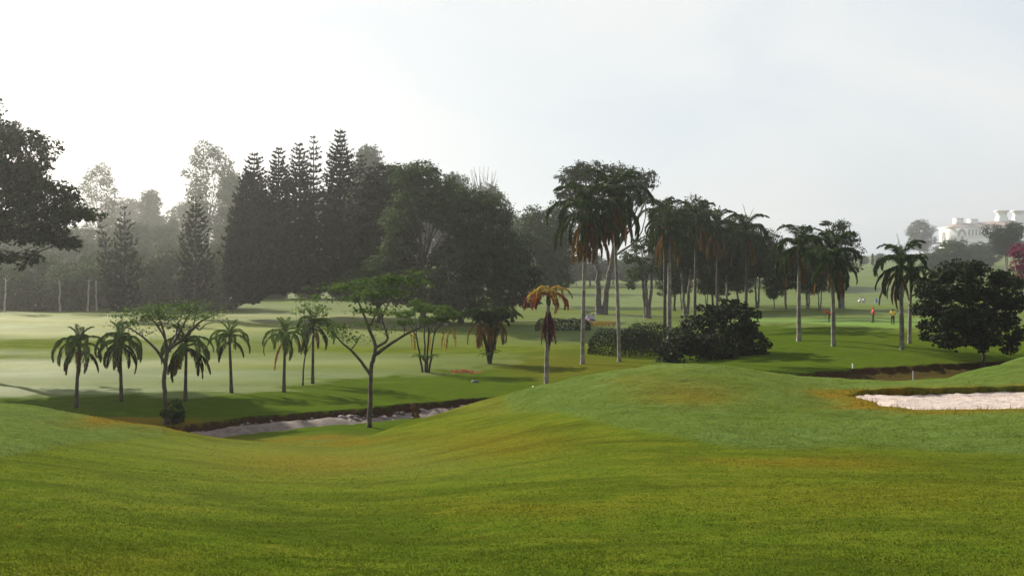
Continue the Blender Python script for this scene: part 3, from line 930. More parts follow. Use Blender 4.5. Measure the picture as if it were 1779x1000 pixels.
# ---- conifers (upswept whorls of needle-clad branches)
def conifer(name, label, base, H, wid, seed, mat='needle', clear=0.10, lean=(0, 0), sparse_top=0.12, stems=1,
            trunk_r=0.22, dens=1.0, group=None, width_pow=0.55, low_narrow=0.7, step=0.54, bark='bark_dark', up=0.55):
    rng = np.random.default_rng(seed)
    root = thing(name, label, 'conifer', base, 0, group)
    P, D, LN = [], [], []
    bb = MB()
    for s in range(stems):
        off = np.array([0.0, 0.0, 0.0]) if s == 0 else np.array([rng.uniform(-0.8, 0.8), rng.uniform(-0.8, 0.8), 0])
        ln_ = np.array([lean[0], lean[1], 0]) * (1 if s == 0 else rng.uniform(-0.6, 0.6))
        Hs = H if s == 0 else H * rng.uniform(0.8, 0.95)
        z = np.linspace(-0.3, Hs, 14)
        tr = np.stack([off[0] + ln_[0] * (z / Hs) ** 1.2 * (z > 0), off[1] + ln_[1] * (z / Hs) * (z > 0), z], 1)
        tb = MB()
        tb.tube(tr, trunk_r * (1.15 - z / Hs).clip(0.06, 2), 7)
        link('trunk', tb.mesh('trunk', M[bark], True), root)
        h = Hs * clear
        while h < Hs * 0.995:
            u = (h / Hs - clear) / (1 - clear)
            L = wid * 0.5 * (1 - u) ** width_pow * (low_narrow + (1 - low_narrow) * min(1, u * 3.5)) + 0.12
            nb = int((9 if u < 0.85 else 6) * dens + rng.uniform(0, 1))
            a0 = rng.uniform(0, 6.28)
            c = np.array([np.interp(h, z, tr[:, 0]), np.interp(h, z, tr[:, 1]), h])
            for b in range(nb):
                an = a0 + 6.283 * (b + rng.uniform(-0.3, 0.3)) / nb
                Lb = L * rng.uniform(0.68, 1.16)
                t = np.linspace(0, 1, 5)
                o_ = np.array([math.cos(an), math.sin(an), 0])
                pts = c + o_ * (t * Lb)[:, None] + np.array([0, 0, 1.0]) * ((-0.12 * t + up * t ** 2) * Lb)[:, None]
                bb.tube(pts, np.linspace(0.035, 0.010, 5), 3, cap=False)
                nt = max(4, int(Lb * 12 * dens))
                tt = rng.uniform(0.15, 1.0, nt)
                q = np.stack([np.interp(tt, t, pts[:, k]) for k in range(3)], 1)
                dr = o_ * 0.75 + np.array([0, 0, 0.55]) + rng.normal(size=(nt, 3)) * 0.33
                P.append(q)
                D.append(dr)
                LN.append(rng.uniform(0.45, 0.85, nt) * (0.55 + 0.45 * (1 - u)))
            h += step * rng.uniform(0.8, 1.2) * (1.0 if u < 1 - sparse_top else 1.35)
    P, D, LN = np.concatenate(P), np.concatenate(D), np.concatenate(LN)
    D /= np.linalg.norm(D, axis=1)[:, None]
    V_ = np.cross(D, rng.normal(size=D.shape))
    V_ /= np.linalg.norm(V_, axis=1)[:, None] + 1e-9
    w = (LN * 0.28)[:, None]
    v = np.stack([P, P + D * LN[:, None] * 0.5 + V_ * w, P + D * LN[:, None], P + D * LN[:, None] * 0.5 - V_ * w], 1).reshape(-1, 3)
    f = np.arange(len(v)).reshape(-1, 4)
    cr_ = link('crown', mesh_np('crown', v, f, tint=rng.uniform(0, 1, len(f)), mats=[M[mat]]), root)
    link('branches', bb.mesh('branches', M[bark], False), cr_)['kind'] = 'stuff'
    return root


def top_h(base, ytop):
    return (HY - ytop) * base[1] / F - base[2]


def con(px, yb, yt, wpx, d, seed, label, **kw):
    b = at(px, d)
    return conifer('conifer', label, b, top_h(b, yt), wpx * d / F, seed, **kw)


G1 = 'tall dark conifers in a row behind the small palms'
con(432, 565, 268, 104, 168, 1, 'dense dark column conifer, leftmost of the tall close row', stems=2, lean=(0.9, 0), group=G1, dens=1.25, trunk_r=0.34)
con(484, 560, 256, 78, 171, 2, 'tall dark conifer, second from the left in the close row', group=G1, dens=1.2, clear=0.14, trunk_r=0.3)
con(520, 558, 249, 82, 174, 3, 'broad dark conifer, third from the left in the close row', group=G1, dens=1.2, clear=0.14, trunk_r=0.3)
con(545, 556, 236, 60, 178, 4, 'slim conifer with a sparse open tip in the close row', group=G1, dens=0.95, clear=0.12, sparse_top=0.35, step=0.75, trunk_r=0.28)
con(591, 558, 223, 92, 172, 5, 'tallest dark conifer with a pointed top in the close row', group=G1, dens=1.3, clear=0.12, trunk_r=0.34)
con(626, 556, 268, 66, 178, 6, 'shorter conifer at the right end of the close row', group=G1, dens=1.1, clear=0.14, trunk_r=0.28)
con(340, 548, 338, 72, 166, 7, 'lone conifer with upswept tiers standing in the mist', clear=0.06, dens=0.9, step=0.8, up=0.8)
con(216, 552, 358, 76, 160, 8, 'conifer with two leading stems, the taller one on the right', clear=0.02, dens=0.8, step=0.85, up=0.9, width_pow=0.7)
con(206, 552, 378, 42, 161, 9, 'thin conifer stem leaning to the left in the mist', clear=0.05, dens=0.7, step=0.85, up=0.95, lean=(-3.0, 0.3))


# ---- prominent broadleaf trees, lumps placed as the photograph shows them
def leafy(px, d, blobs, seed, label, leaf, per, lmat='leaf_dark', bmat='bark', tr=0.3, fork=4.0, name='broadleaf_tree',
          cat='tree', depth=0.7, extra=1, lean=(0, 0), base=None, **kw):
    b = base or at(px, d)
    bl = px_blobs(px, d, b, blobs, np.random.default_rng(seed + 900), depth, extra)
    return build_tree(name, label, cat, b, bl, tr, fork, leaf, per, M[lmat], M[bmat], seed, lean=lean, **kw)


# big tree reaching into the frame on the left
leafy(-70, 82, [(-150, 330, 60), (-120, 250, 60), (-60, 200, 56), (-20, 250, 52), (10, 240, 33), (60, 250, 26), (40, 275, 30), (20, 320, 45),
                (70, 305, 29), (100, 330, 28), (60, 365, 40), (110, 368, 36, 0.6), (150, 372, 26, 0.55), (90, 405, 34, 0.6), (120, 420, 26, 0.5), (10, 400, 34), (-50, 380, 52),
                (30, 445, 22, 0.6), (5, 462, 12), (-40, 300, 60), (-110, 400, 43), (0, 215, 21), (75, 240, 14), (135, 345, 15)],
      11, 'large dark broadleaf tree whose crown reaches in at the left edge', 0.32, 25, 'leaf_dark', 'bark_dark', 0.42, 10.0, sub=0.24, twigs=1, hollow=0.15, flat=0.85)

# dark mass right of the conifers
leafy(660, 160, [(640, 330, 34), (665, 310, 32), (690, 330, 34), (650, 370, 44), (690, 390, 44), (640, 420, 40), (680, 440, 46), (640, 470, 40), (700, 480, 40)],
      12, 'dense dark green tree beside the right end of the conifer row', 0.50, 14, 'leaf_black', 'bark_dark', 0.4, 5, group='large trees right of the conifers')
leafy(735, 150, [(700, 308, 26), (735, 303, 28), (765, 325, 28), (790, 352, 24, 0.6), (715, 345, 32), (690, 385, 30), (665, 470, 40), (770, 380, 26), (745, 360, 30), (650, 500, 38), (700, 505, 36), (690, 430, 30)],
      13, 'tall tree with a pale forked trunk showing through its crown', 0.46, 13, 'leaf_mid', 'bark', 0.42, 8.5, group='large trees right of the conifers', twigs=1)
leafy(800, 158, [(790, 345, 30), (820, 352, 28), (850, 350, 28, 0.6), (875, 375, 26, 0.6), (800, 385, 36), (850, 400, 38), (885, 425, 34), (830, 440, 40), (795, 430, 30), (860, 470, 40), (800, 490, 40), (890, 480, 30), (780, 530, 30), (840, 525, 36)],
      14, 'wide bushy tree with layered branches to the right of the pale forked trunk', 0.46, 13, 'leaf_mid', 'bark', 0.45, 5, group='large trees right of the conifers')
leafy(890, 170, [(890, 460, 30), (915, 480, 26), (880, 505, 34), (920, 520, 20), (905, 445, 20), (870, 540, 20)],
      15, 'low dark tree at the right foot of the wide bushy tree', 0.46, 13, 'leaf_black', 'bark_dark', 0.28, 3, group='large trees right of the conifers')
leafy(775, 152, [(750, 470, 30), (775, 445, 30), (770, 500, 30), (745, 520, 24), (790, 525, 22)],
      16, 'grey green tree half hidden in front of the wide bushy tree', 0.44, 11, 'leaf_pale', 'bark_pale', 0.25, 3)

# spreading tree above the two tall palms
leafy(1044, 186, [(985, 310, 22), (1010, 300, 22), (1035, 300, 24), (1065, 303, 26), (1095, 312, 26), (1122, 320, 20), (1000, 340, 26), (1045, 340, 30), (1090, 345, 26), (1120, 345, 14), (975, 335, 14), (1130, 305, 10), (1010, 370, 24), (1075, 375, 22), (1040, 400, 22), (1005, 288, 9)],
      17, 'tall spreading tree with a wide crown above the two tallest palms', 0.42, 12, 'leaf_dark', 'bark_grey', 0.55, 13, lean=(0.6, 0), stems=2, spread=1.6, twigs=2, sub=0.24, hollow=0.3)
leafy(1125, 172, [(1095, 445, 18), (1115, 425, 20), (1140, 415, 22), (1160, 440, 20), (1100, 475, 16), (1165, 470, 18), (1125, 460, 18), (1175, 490, 12), (1095, 495, 10)],
      18, 'olive tree on three close grey trunks behind the dark hedge', 0.40, 10, 'leaf_mid', 'bark_grey', 0.32, 7.5, stems=3, spread=0.8, sub=0.24)
leafy(1462, 178, [(1435, 388, 10, 0.5), (1460, 392, 16, 0.6), (1450, 410, 20), (1475, 415, 18), (1440, 435, 22), (1480, 440, 18), (1455, 455, 24), (1485, 465, 12), (1430, 460, 16)],
      19, 'tall dark tree with a ragged flat top behind the right pair of palms', 0.38, 11, 'leaf_dark', 'bark_grey', 0.36, 8, sub=0.26, stems=2, spread=0.7)
# round dark tree on the right
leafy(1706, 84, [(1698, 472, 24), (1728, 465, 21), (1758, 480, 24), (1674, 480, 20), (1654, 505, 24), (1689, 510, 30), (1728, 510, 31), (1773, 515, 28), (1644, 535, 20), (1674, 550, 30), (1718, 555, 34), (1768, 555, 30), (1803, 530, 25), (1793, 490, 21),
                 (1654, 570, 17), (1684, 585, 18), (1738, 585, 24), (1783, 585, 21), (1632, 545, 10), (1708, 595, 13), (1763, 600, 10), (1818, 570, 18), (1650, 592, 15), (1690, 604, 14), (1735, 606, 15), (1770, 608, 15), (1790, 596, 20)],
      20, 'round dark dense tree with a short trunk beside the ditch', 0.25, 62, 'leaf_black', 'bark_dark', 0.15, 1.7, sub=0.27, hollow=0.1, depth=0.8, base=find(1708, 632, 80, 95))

# ---- shrubs
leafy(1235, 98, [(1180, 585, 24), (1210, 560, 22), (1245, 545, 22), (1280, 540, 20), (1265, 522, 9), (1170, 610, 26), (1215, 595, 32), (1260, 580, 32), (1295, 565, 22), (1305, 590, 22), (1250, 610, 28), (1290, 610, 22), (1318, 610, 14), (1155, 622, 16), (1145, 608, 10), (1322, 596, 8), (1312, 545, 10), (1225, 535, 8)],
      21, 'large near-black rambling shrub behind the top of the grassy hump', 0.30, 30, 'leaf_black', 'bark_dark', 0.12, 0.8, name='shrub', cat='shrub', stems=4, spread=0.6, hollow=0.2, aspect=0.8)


def hedge(label, px0, px1, d, ytop, ybot, thick, leaf, per, lmat, seed, name='hedge', rise=0.0):
    rng = np.random.default_rng(seed)
    b = at((px0 + px1) / 2, d)
    root = thing(name, label, 'hedge', b)
    k = d / F
    h = (ybot - ytop) * k
    x0, x1 = (px0 - CX) * k - b[0], (px1 - CX) * k - b[0]
    n = int(per * ((x1 - x0) * (h * 2 + thick) + 2 * thick * h))
    u, v, w = rng.uniform(0, 1, n), rng.uniform(-0.02, 1, n) ** 0.7 if False else rng.uniform(0, 1, n), rng.uniform(-1, 1, n)
    which = rng.uniform(0, 1, n)
    x = x0 + (x1 - x0) * u
    z = h * v
    y = w * thick / 2
    top = which < 0.4
    z = np.where(top, h, z)
    y = np.where(~top, np.sign(w) * thick / 2, y)
    bump = 0.10 * h * vnoise(x + b[0], y + b[1], 0.8, seed) + 0.05 * h * rng.normal(size=n)
    z = np.where(top, z + bump + 0.12 * h * (rng.uniform(0, 1, n) ** 3), z)
    y = y * (1 - 0.12 * rng.uniform(0, 1, n)) + 0.05 * rng.normal(size=n)
    endf = np.clip(np.minimum(x - x0, x1 - x) / (h * 0.5), 0, 1) ** 0.5
    z *= 0.35 + 0.65 * endf
    y *= 0.4 + 0.6 * endf
    N_ = np.stack([rng.normal(size=n) * 0.4, np.where(top, 0, np.sign(y)) + rng.normal(size=n) * 0.4, np.where(top, 1, 0.3) + rng.normal(size=n) * 0.4], 1)
    v_, f_ = kites(np.stack([x, y, z], 1), N_, leaf, 0.6, rng)
    link('foliage', mesh_np('foliage', v_, f_, tint=np.clip(rng.normal(0.4, 0.25, n), 0, 1), mats=[M[lmat]]), root)
    mb = MB()
    for s in np.arange(x0 + 0.4, x1 - 0.3, 0.8):
        for q in range(3):
            p1 = np.array([s + rng.uniform(-0.4, 0.4), rng.uniform(-0.4, 0.4) * thick, h * rng.uniform(0.6, 0.85)])
            mb.tube(curve((s, 0, -0.1), p1, rng, 0.2, 4, 0.1), np.linspace(0.03, 0.012, 4), 3, cap=False)
    link('stems', mb.mesh('stems', M['bark_dark']), root)['kind'] = 'stuff'
    return root


hedge('long dark clipped hedge with a leafy top below the tall palms', 1022, 1152, 106, 572, 611, 2.6, 0.15, 95, 'leaf_black', 31)
hedge('taller leafy part of the hedge behind, to the right of the tall palms', 1080, 1172, 112, 556, 600, 2.4, 0.16, 75, 'leaf_black', 32)
hedge('low clipped hedge strip in front of the golf cart', 930, 1026, 141, 562, 580, 1.6, 0.17, 80, 'leaf_black', 33)
hedge('narrow bed of orange and yellow flowers beside the golf cart', 1012, 1068, 150, 558, 566, 1.2, 0.16, 70, 'frond_yellow', 34, name='flower_bed')

# ---- feathery young trees: drawn limb by limb
def limb_tree(label, base, d, limbs, pads, leaf, per_m2, lmat, bmat, seed, name='young_tree', group=None):
    """limbs: lists of (px, py, depth m, radius m); pads: (px, py, rx px, ry px, depth m)"""
    rng = np.random.default_rng(seed)
    root = thing(name, label, 'tree', base, 0, group)
    k = d / F
    loc = lambda x, y, dp: np.array([(x - CX) * k - base[0], dp, (HY - y) * k - base[2]])
    mb = MB()
    for lb in limbs:
        pts = np.array([loc(*p[:3]) for p in lb])
        rad = np.array([p[3] for p in lb])
        t = np.arange(len(pts))
        tt = np.linspace(0, len(pts) - 1, (len(pts) - 1) * 3 + 1)
        sm = np.stack([pchip(t, pts[:, i], tt) for i in range(3)], 1) if len(pts) > 2 else np.stack([np.interp(tt, t, pts[:, i]) for i in range(3)], 1)
        sm[1:-1] += rng.normal(size=(len(sm) - 2, 3)) * np.interp(tt, t, rad)[1:-1, None] * 0.14
        mb.tube(sm, np.interp(tt, t, rad), 7)
    ends = [np.array([loc(*p[:3]) for p in lb]) for lb in limbs]
    allp = np.concatenate(ends)
    V, Fc, T, kk = [], [], [], 0
    for (x, y, rx, ry, dp) in pads:
        c = loc(x, y, dp)
        RX, RZ = rx * k * 1.08, ry * k * 1.5
        RY = RX * 0.9
        nsub = max(4, int(RX * RY * 5.0))
        n = int(per_m2 * math.pi * RX * RY)
        for s in range(nsub):
            an, r_ = rng.uniform(0, 6.28), math.sqrt(rng.uniform(0, 1))
            sc = c + np.array([math.cos(an) * RX * r_, math.sin(an) * RY * r_, RZ * (1 - r_ * r_) * rng.uniform(-0.5, 1) * 0.9])
            m_ = max(6, n // nsub)
            sr = rng.uniform(0.28, 0.5)
            P = sc + rng.normal(size=(m_, 3)) * np.array([sr, sr, sr * 0.30])
            N_ = np.array([0, 0, 1.0]) + rng.normal(size=(m_, 3)) * 0.45
            v, f = kites(P, N_, leaf, 0.5, rng)
            V.append(v)
            Fc.append(f + kk)
            kk += len(v)
            T.append(np.clip(rng.uniform(0, 0.6) + rng.uniform(-0.1, 0.4, m_), 0, 1))
            if s % 3 == 0:
                j = np.argmin(np.linalg.norm(allp - sc, axis=1))
                mb.tube(curve(allp[j], sc, rng, 0.15, 4, 0.05), np.linspace(0.028, 0.008, 4), 3, cap=False)
    link('crown', mesh_np('crown', np.concatenate(V), np.concatenate(Fc), tint=np.concatenate(T), mats=[M[lmat]]), root)
    link('trunk', mb.mesh('trunk', M[bmat], True), root)
    return root


b1 = find(642, 739, 54, 62)
b1 = (b1[0], 56.6, gz(b1[0], 56.6))
limb_tree('young tree with a pale straight trunk and flat tiers of leaves, near the ditch', b1, 56.6, [
    [(642, 744, 0, 0.17), (642, 735, 0, 0.13), (643, 690, 0, 0.112), (644, 650, 0, 0.11), (646, 628, 0, 0.115)],
    [(644, 652, 0, 0.09), (630, 628, -0.3, 0.075), (612, 606, -0.6, 0.06), (596, 590, -0.9, 0.045), (580, 570, -1.1, 0.02)],
    [(646, 630, 0, 0.12), (650, 618, 0, 0.11), (652, 602, 0.1, 0.10), (638, 570, 0.5, 0.075), (628, 545, 0.8, 0.06), (615, 520, 1.0, 0.035), (600, 505, 1.1, 0.02)],
    [(650, 616, 0, 0.11), (672, 602, -0.3, 0.085), (705, 580, -0.7, 0.065), (735, 566, -1.0, 0.045), (760, 556, -1.2, 0.02)],
    [(652, 604, 0, 0.085), (672, 588, 0.5, 0.07), (660, 555, 0.9, 0.05), (670, 530, 1.1, 0.045), (690, 505, 1.2, 0.03), (720, 490, 1.2, 0.015)],
    [(638, 570, 0.5, 0.05), (650, 550, 0.2, 0.04), (662, 530, 0, 0.03), (676, 512, -0.2, 0.02)],
    [(612, 606, -0.6, 0.045), (620, 595, -0.2, 0.03), (628, 580, 0.1, 0.015)]],
    [(600, 500, 26, 6, 1.0), (640, 492, 30, 7, 0.6), (690, 484, 32, 7, 1.0), (725, 492, 20, 5, 1.3), (715, 474, 12, 4, 0.9), (650, 512, 32, 7, -0.2), (690, 510, 22, 6, 0.2),
     (612, 520, 18, 5, 0.8), (590, 568, 18, 5, -1.0), (605, 580, 18, 5, -0.5), (575, 575, 8, 4, -1.1), (628, 590, 14, 4, 0.1), (648, 540, 22, 5, -0.3), (672, 545, 20, 5, 0.6), (705, 560, 14, 4, -0.9), (670, 575, 12, 3, 0.8), (640, 565, 14, 4, 0.4)],
    0.19, 150, 'leaf_bright', 'bark', 41)

b2 = find(288, 737, 54, 60)
b2 = (b2[0], 57.2, gz(b2[0], 57.2))
limb_tree('young umbrella shaped tree with many thin branches, among the small palms', b2, 57.2, [
    [(289, 742, 0, 0.17), (289, 725, 0, 0.13), (287, 690, 0, 0.115), (285, 660, 0, 0.11), (288, 630, 0, 0.11), (290, 612, 0, 0.105)],
    [(288, 632, 0, 0.09), (274, 606, -0.3, 0.07), (256, 584, -0.7, 0.05), (240, 570, -1.0, 0.035), (222, 562, -1.2, 0.015)],
    [(290, 612, 0, 0.09), (282, 590, 0.5, 0.06), (262, 565, 0.9, 0.045), (248, 548, 1.1, 0.02)],
    [(290, 612, 0, 0.09), (290, 585, -0.3, 0.06), (286, 560, -0.6, 0.045), (280, 540, -0.9, 0.02)],
    [(290, 612, 0, 0.10), (302, 592, 0.2, 0.075), (312, 568, 0.5, 0.055), (322, 545, 0.8, 0.03), (330, 530, 1.0, 0.015)],
    [(294, 606, 0, 0.09), (318, 590, -0.3, 0.07), (345, 565, -0.6, 0.055), (365, 552, -0.8, 0.04), (385, 545, -0.9, 0.02)],
    [(302, 592, 0.2, 0.06), (300, 570, 0.8, 0.045), (304, 548, 1.2, 0.02)],
    [(345, 565, -0.6, 0.04), (352, 572, -0.5, 0.035), (360, 562, -0.2, 0.03), (372, 560, 0, 0.02)],
    [(340, 570, -0.5, 0.035), (343, 545, -0.3, 0.035), (342, 532, -0.2, 0.03), (338, 524, -0.2, 0.015)]],
    [(240, 548, 28, 7, 0.8), (270, 540, 28, 7, -0.6), (300, 534, 26, 7, 1.0), (325, 538, 20, 6, 0.8), (232, 562, 22, 5, -1.0), (262, 556, 26, 6, 0.9), (292, 552, 24, 6, -0.4), (318, 552, 20, 5, 0.4),
     (370, 548, 20, 4, -0.8), (388, 541, 10, 3, -0.9), (222, 552, 14, 5, -1.1), (345, 530, 10, 4, -0.2), (280, 568, 14, 4, 0.4), (307, 570, 10, 3, 0.7), (252, 575, 12, 4, -0.8)],
    0.17, 165, 'leaf_bright', 'bark', 42)
leafy(305, 57.6, [(305, 700, 9), (300, 716, 13), (312, 720, 10), (303, 730, 13)], 43, 'small dark bush at the foot of the umbrella shaped tree', 0.20, 55, 'leaf_dark', 'bark_dark', 0.05, 0.5, name='bush', cat='shrub', stems=3, spread=0.15)
leafy(525, 76, [(515, 520, 10), (540, 528, 14), (560, 540, 14), (515, 540, 10), (550, 515, 10), (570, 520, 8), (530, 500, 6)], 44, 'light wispy young tree behind the young tree with flat tiers', 0.22, 10, 'leaf_bright', 'bark_dark', 0.07, 2.2, name='young_tree', lean=(0.2, 0))

# ------------------------------------------------------------------ palms
frond('small_up', 2.6, 85, 178, 46, 0.45, 0.085, 0.3, 0.25, 'frond_bright', 0.78, 1, 3)
frond('small_out', 2.5, 62, 155, 46, 0.45, 0.085, 0.35, 0.2, 'frond_bright', 0.68, 2, 3)
frond('small_low', 2.1, 28, 120, 40, 0.42, 0.085, 0.5, 0.15, 'frond', 0.55, 3)
frond('small_spear', 1.35, 82, 60, 26, 0.40, 0.07, 0.0, 0.4, 'frond_bright', 1.4, 18)
frond('small_brown', 1.9, 5, 95, 36, 0.4, 0.085, 0.6, 0.15, 'frond_dead', 0.5, 19)
frond('small_dead', 2.0, -55, 35, 22, 0.3, 0.08, 0.5, 0.2, 'frond_red', 0.8, 4, 1)
frond('royal_up', 4.2, 82, 125, 54, 0.85, 0.13, 0.35, 0.6, 'frond', 1.4, 5)
frond('royal_out', 4.5, 55, 145, 56, 0.85, 0.13, 0.5, 0.5, 'frond', 1.1, 6)
frond('royal_low', 4.4, 18, 112, 54, 0.85, 0.13, 0.75, 0.35, 'frond', 0.75, 7)
frond('royal_brown', 4.2, -22, 72, 50, 0.75, 0.13, 0.8, 0.3, 'frond_dead', 0.6, 8)
frond('royal_hang', 3.2, -60, 30, 40, 0.6, 0.13, 0.8, 0.2, 'frond_dead', 0.6, 9)
frond('spear', 3.2, 84, 25, 18, 0.35, 0.06, 0.0, 0.3, 'frond_bright', 1.5, 10, 1)
frond('red_out', 2.6, 40, 135, 28, 0.6, 0.10, 0.6, 0.3, 'frond_red', 1.0, 11)
frond('yellow_up', 2.4, 55, 130, 26, 0.55, 0.10, 0.3, 0.3, 'frond_yellow', 1.1, 12)
frond('maroon_hang', 2.6, -72, 18, 26, 0.42, 0.10, 0.6, 0.25, 'frond_maroon', 0.6, 13)
frond('fern', 1.1, 60, 110, 16, 0.22, 0.05, 0.2, 0.2, 'frond_bright', 1.0, 14)
frond('clump_out', 2.6, 65, 120, 28, 0.6, 0.12, 0.4, 0.5, 'frond', 1.1, 15)
frond('clump_dead', 2.4, -20, 75, 24, 0.6, 0.12, 0.8, 0.3, 'frond_dead', 0.7, 16)
frond('yellow_hang', 1.8, -60, 30, 20, 0.35, 0.09, 0.8, 0.2, 'frond_yellow', 0.7, 17)

GS = 'small palms in a line across the fairway'
SP = [(132, 708, 566, 'small palm with arching fronds, the leftmost of the line', 60, 68),
      (211, 697, 560, 'small palm with a skirt of drooping fronds, second from the left', 62, 72),
      (322, 697, 566, 'small palm half hidden behind the umbrella shaped tree', 62, 72),
      (402, 682, 556, 'small slender palm standing alone right of the umbrella shaped tree', 66, 78),
      (493, 681, 552, 'small palm with one dead red frond hanging beside its trunk', 66, 78),
      (543, 666, 536, 'small palm farthest right in the line, left of the flat tiered tree', 70, 84)]
for i, (px, yb, yt, lab, d0, d1) in enumerate(SP):
    b = find(px, yb, d0, d1)
    H = top_h(b, yt) - 1.55
    sp = [('small_up', [4, 5, 4, 5, 3, 5][i], 0.0, 'frond'), ('small_out', [5, 6, 5, 4, 6, 5][i], -0.1, 'frond'), ('small_low', [3, 4, 3, 3, 2, 4][i], -0.25, 'frond')]
    sp.append(('small_spear', 4, 0.05, 'frond'))
    if i in (0, 2, 5):
        sp.append(('small_brown', [2, 0, 3, 0, 0, 2][i], -0.3, 'dead_frond'))
    if i in (1, 2):
        sp.append(('small_low', 4, -0.35, 'frond'))
    p = make_palm('small_palm', lab, b, H, 0.115, sp, 60 + i, lean=([0.18, -0.1, 0.05, -0.12, 0.08, 0.05][i], 0.0), trunk_mat=['palm_trunk_dark', 'palm_trunk_dark', 'bark', 'palm_trunk_dark', 'bark', 'palm_trunk_dark'][i], shaft=0.55, shaft_r=0.11, group=GS, foot=1.6, scale=[0.95, 0.92, 1.0, 0.88, 0.9, 0.98][i])
    if i == 4:
        link('dead_frond', FRONDS['small_dead'][0], p, (0, -0.1, H + 0.1), (0, 0, math.pi - 0.2), (1.0,) * 3)['label'] = 'dead red frond hanging down'

GT = 'tall palms along the tree line'
TP = [  # px, base row, top row, distances, label, lean, brown, radius
    (1012, 632, 322, (88, 100), 'tallest slender palm with a heavy brown skirt, left of the pair', (0.25, 0), 9, 0.17),
    (1076, 628, 300, (88, 100), 'tallest palm with a curved leaning trunk, right of the pair', (-0.5, 0.2), 7, 0.16),
    (1155, 575, 345, (118, 135), 'dark palm above the hedge with yellow brown hanging fronds', (0, 0), 6, 0.2),
    (1163, 580, 362, (112, 128), 'palm with a thick pale trunk close beside the dark palm over the hedge', (0, 0), 4, 0.26),
    (1207, 560, 352, (125, 150), 'palm with a dark thin trunk rising behind the black shrub', (0.2, 0), 5, 0.2),
    (1246, 555, 365, (130, 155), 'palm with golden brown hanging fronds and one raised bright frond', (0, 0), 6, 0.2),
    (1296, 560, 372, (125, 150), 'palm with an upright bright young frond right of the black shrub', (0.1, 0), 3, 0.2),
    (1388, 592, 392, (98, 112), 'stout palm with a swollen trunk foot, left of the putting golfer', (0, 0), 2, 0.2),
    (1448, 601, 408, (94, 108), 'palm with a mottled trunk beside the putting golfer', (-0.1, 0), 3, 0.2),
    (1567, 607, 424, (92, 106), 'palm with dead brown fronds hanging on its left side', (-0.1, 0), 1, 0.2),
    (1580, 596, 446, (98, 112), 'shorter palm close behind the palm with dead brown fronds', (0.15, 0), 0, 0.17),
]
for i, (px, yb, yt, (d0, d1), lab, lean, brown, r0) in enumerate(TP):
    b = find(px, yb, d0, d1)
    sc = 0.86 if i in (7, 8) else (0.78 if i in (9, 10) else 1.0)
    if i == 10:
        sc = 0.66
    Ht = top_h(b, yt)
    H = Ht - (1.9 * sc + 1.3 * sc)
    sp = [('royal_up', 5, 0.1, 'frond'), ('royal_out', 8, 0.0, 'frond'), ('royal_low', 8, -0.3, 'frond')]
    if brown:
        sp.append(('royal_brown', brown, -0.6, 'dead_frond'))
        sp.append(('royal_hang', max(1, brown // 2 + 1), -0.9, 'dead_frond'))
    if i in (5, 6, 9):
        sp.append(('spear', 2, 0.2, 'frond'))
    p = make_palm('tall_palm', lab, b, H, r0, sp, 80 + i, lean=lean, trunk_mat='palm_trunk' if i in (0, 1, 3, 7, 8, 9, 10) else 'palm_trunk_dark',
                  shaft=1.3 * sc, shaft_r=r0 * 1.05, group=GT, foot=1.9 if i in (0, 1, 7) else 1.4, bulge=0.12, scale=sc)
    if i == 9:
        for q in range(3):
            o = link('dead_frond', FRONDS['royal_brown'][q % 2], p, (lean[0], -0.1 * q, H + 0.4 - 0.35 * q), (0, 0.1 * q, math.pi - 0.35 + 0.35 * q), (0.7,) * 3)

# palm with dying red fronds, near the crest of the hump
b = find(949, 668, 70, 84)
H = top_h(b, 475) - 2.2
p = make_palm('dying_palm', 'palm with red and orange dying fronds and a dark red bundle on its trunk', b, H, 0.17,
              [('yellow_up', 6, 0.1, 'frond'), ('red_out', 7, -0.1, 'dead_frond'), ('maroon_hang', 7, -0.9, 'dead_frond')], 97,
              lean=(0.15, 0), shaft=0.9, shaft_r=0.16, foot=1.2, scale=0.9)
for q in range(5):
    link('dead_frond', FRONDS['maroon_hang'][q % 2], p, (0.1, 0, H - 0.75), (0, 0.1, q * 1.257 + 0.3), (0.9,) * 3)


# clumps of several stems
def clump(name, label, base, stems, parts, seed, cat='palm'):
    rng = np.random.default_rng(seed)
    root = thing(name, label, cat, base)
    for (dx, dy, h, r_) in stems:
        mb = MB()
        t = np.linspace(0, 1, 8)
        pts = np.stack([dx * t ** 1.3 + 0.05 * np.sin(t * 5), dy * t ** 1.3, -0.2 + (h + 0.2) * t], 1)
        mb.tube(pts, r_ * (1.2 - 0.5 * t), 7)
        link('stem', mb.mesh('stem', M['bark_dark'], True), root)
    for (key, cnt, x, y, z, part, sc) in parts:
        a0 = rng.uniform(0, 6.28)
        for i in range(cnt):
            link(part, FRONDS[key][i % len(FRONDS[key])], root, (x + rng.uniform(-0.15, 0.15), y + rng.uniform(-0.15, 0.15), z + rng.uniform(-0.2, 0.2)),
                 (rng.uniform(-0.15, 0.15), rng.uniform(-0.15, 0.15), a0 + 6.283 * (i + rng.uniform(-0.3, 0.3)) / cnt), (sc * rng.uniform(0.85, 1.1),) * 3)
    return root


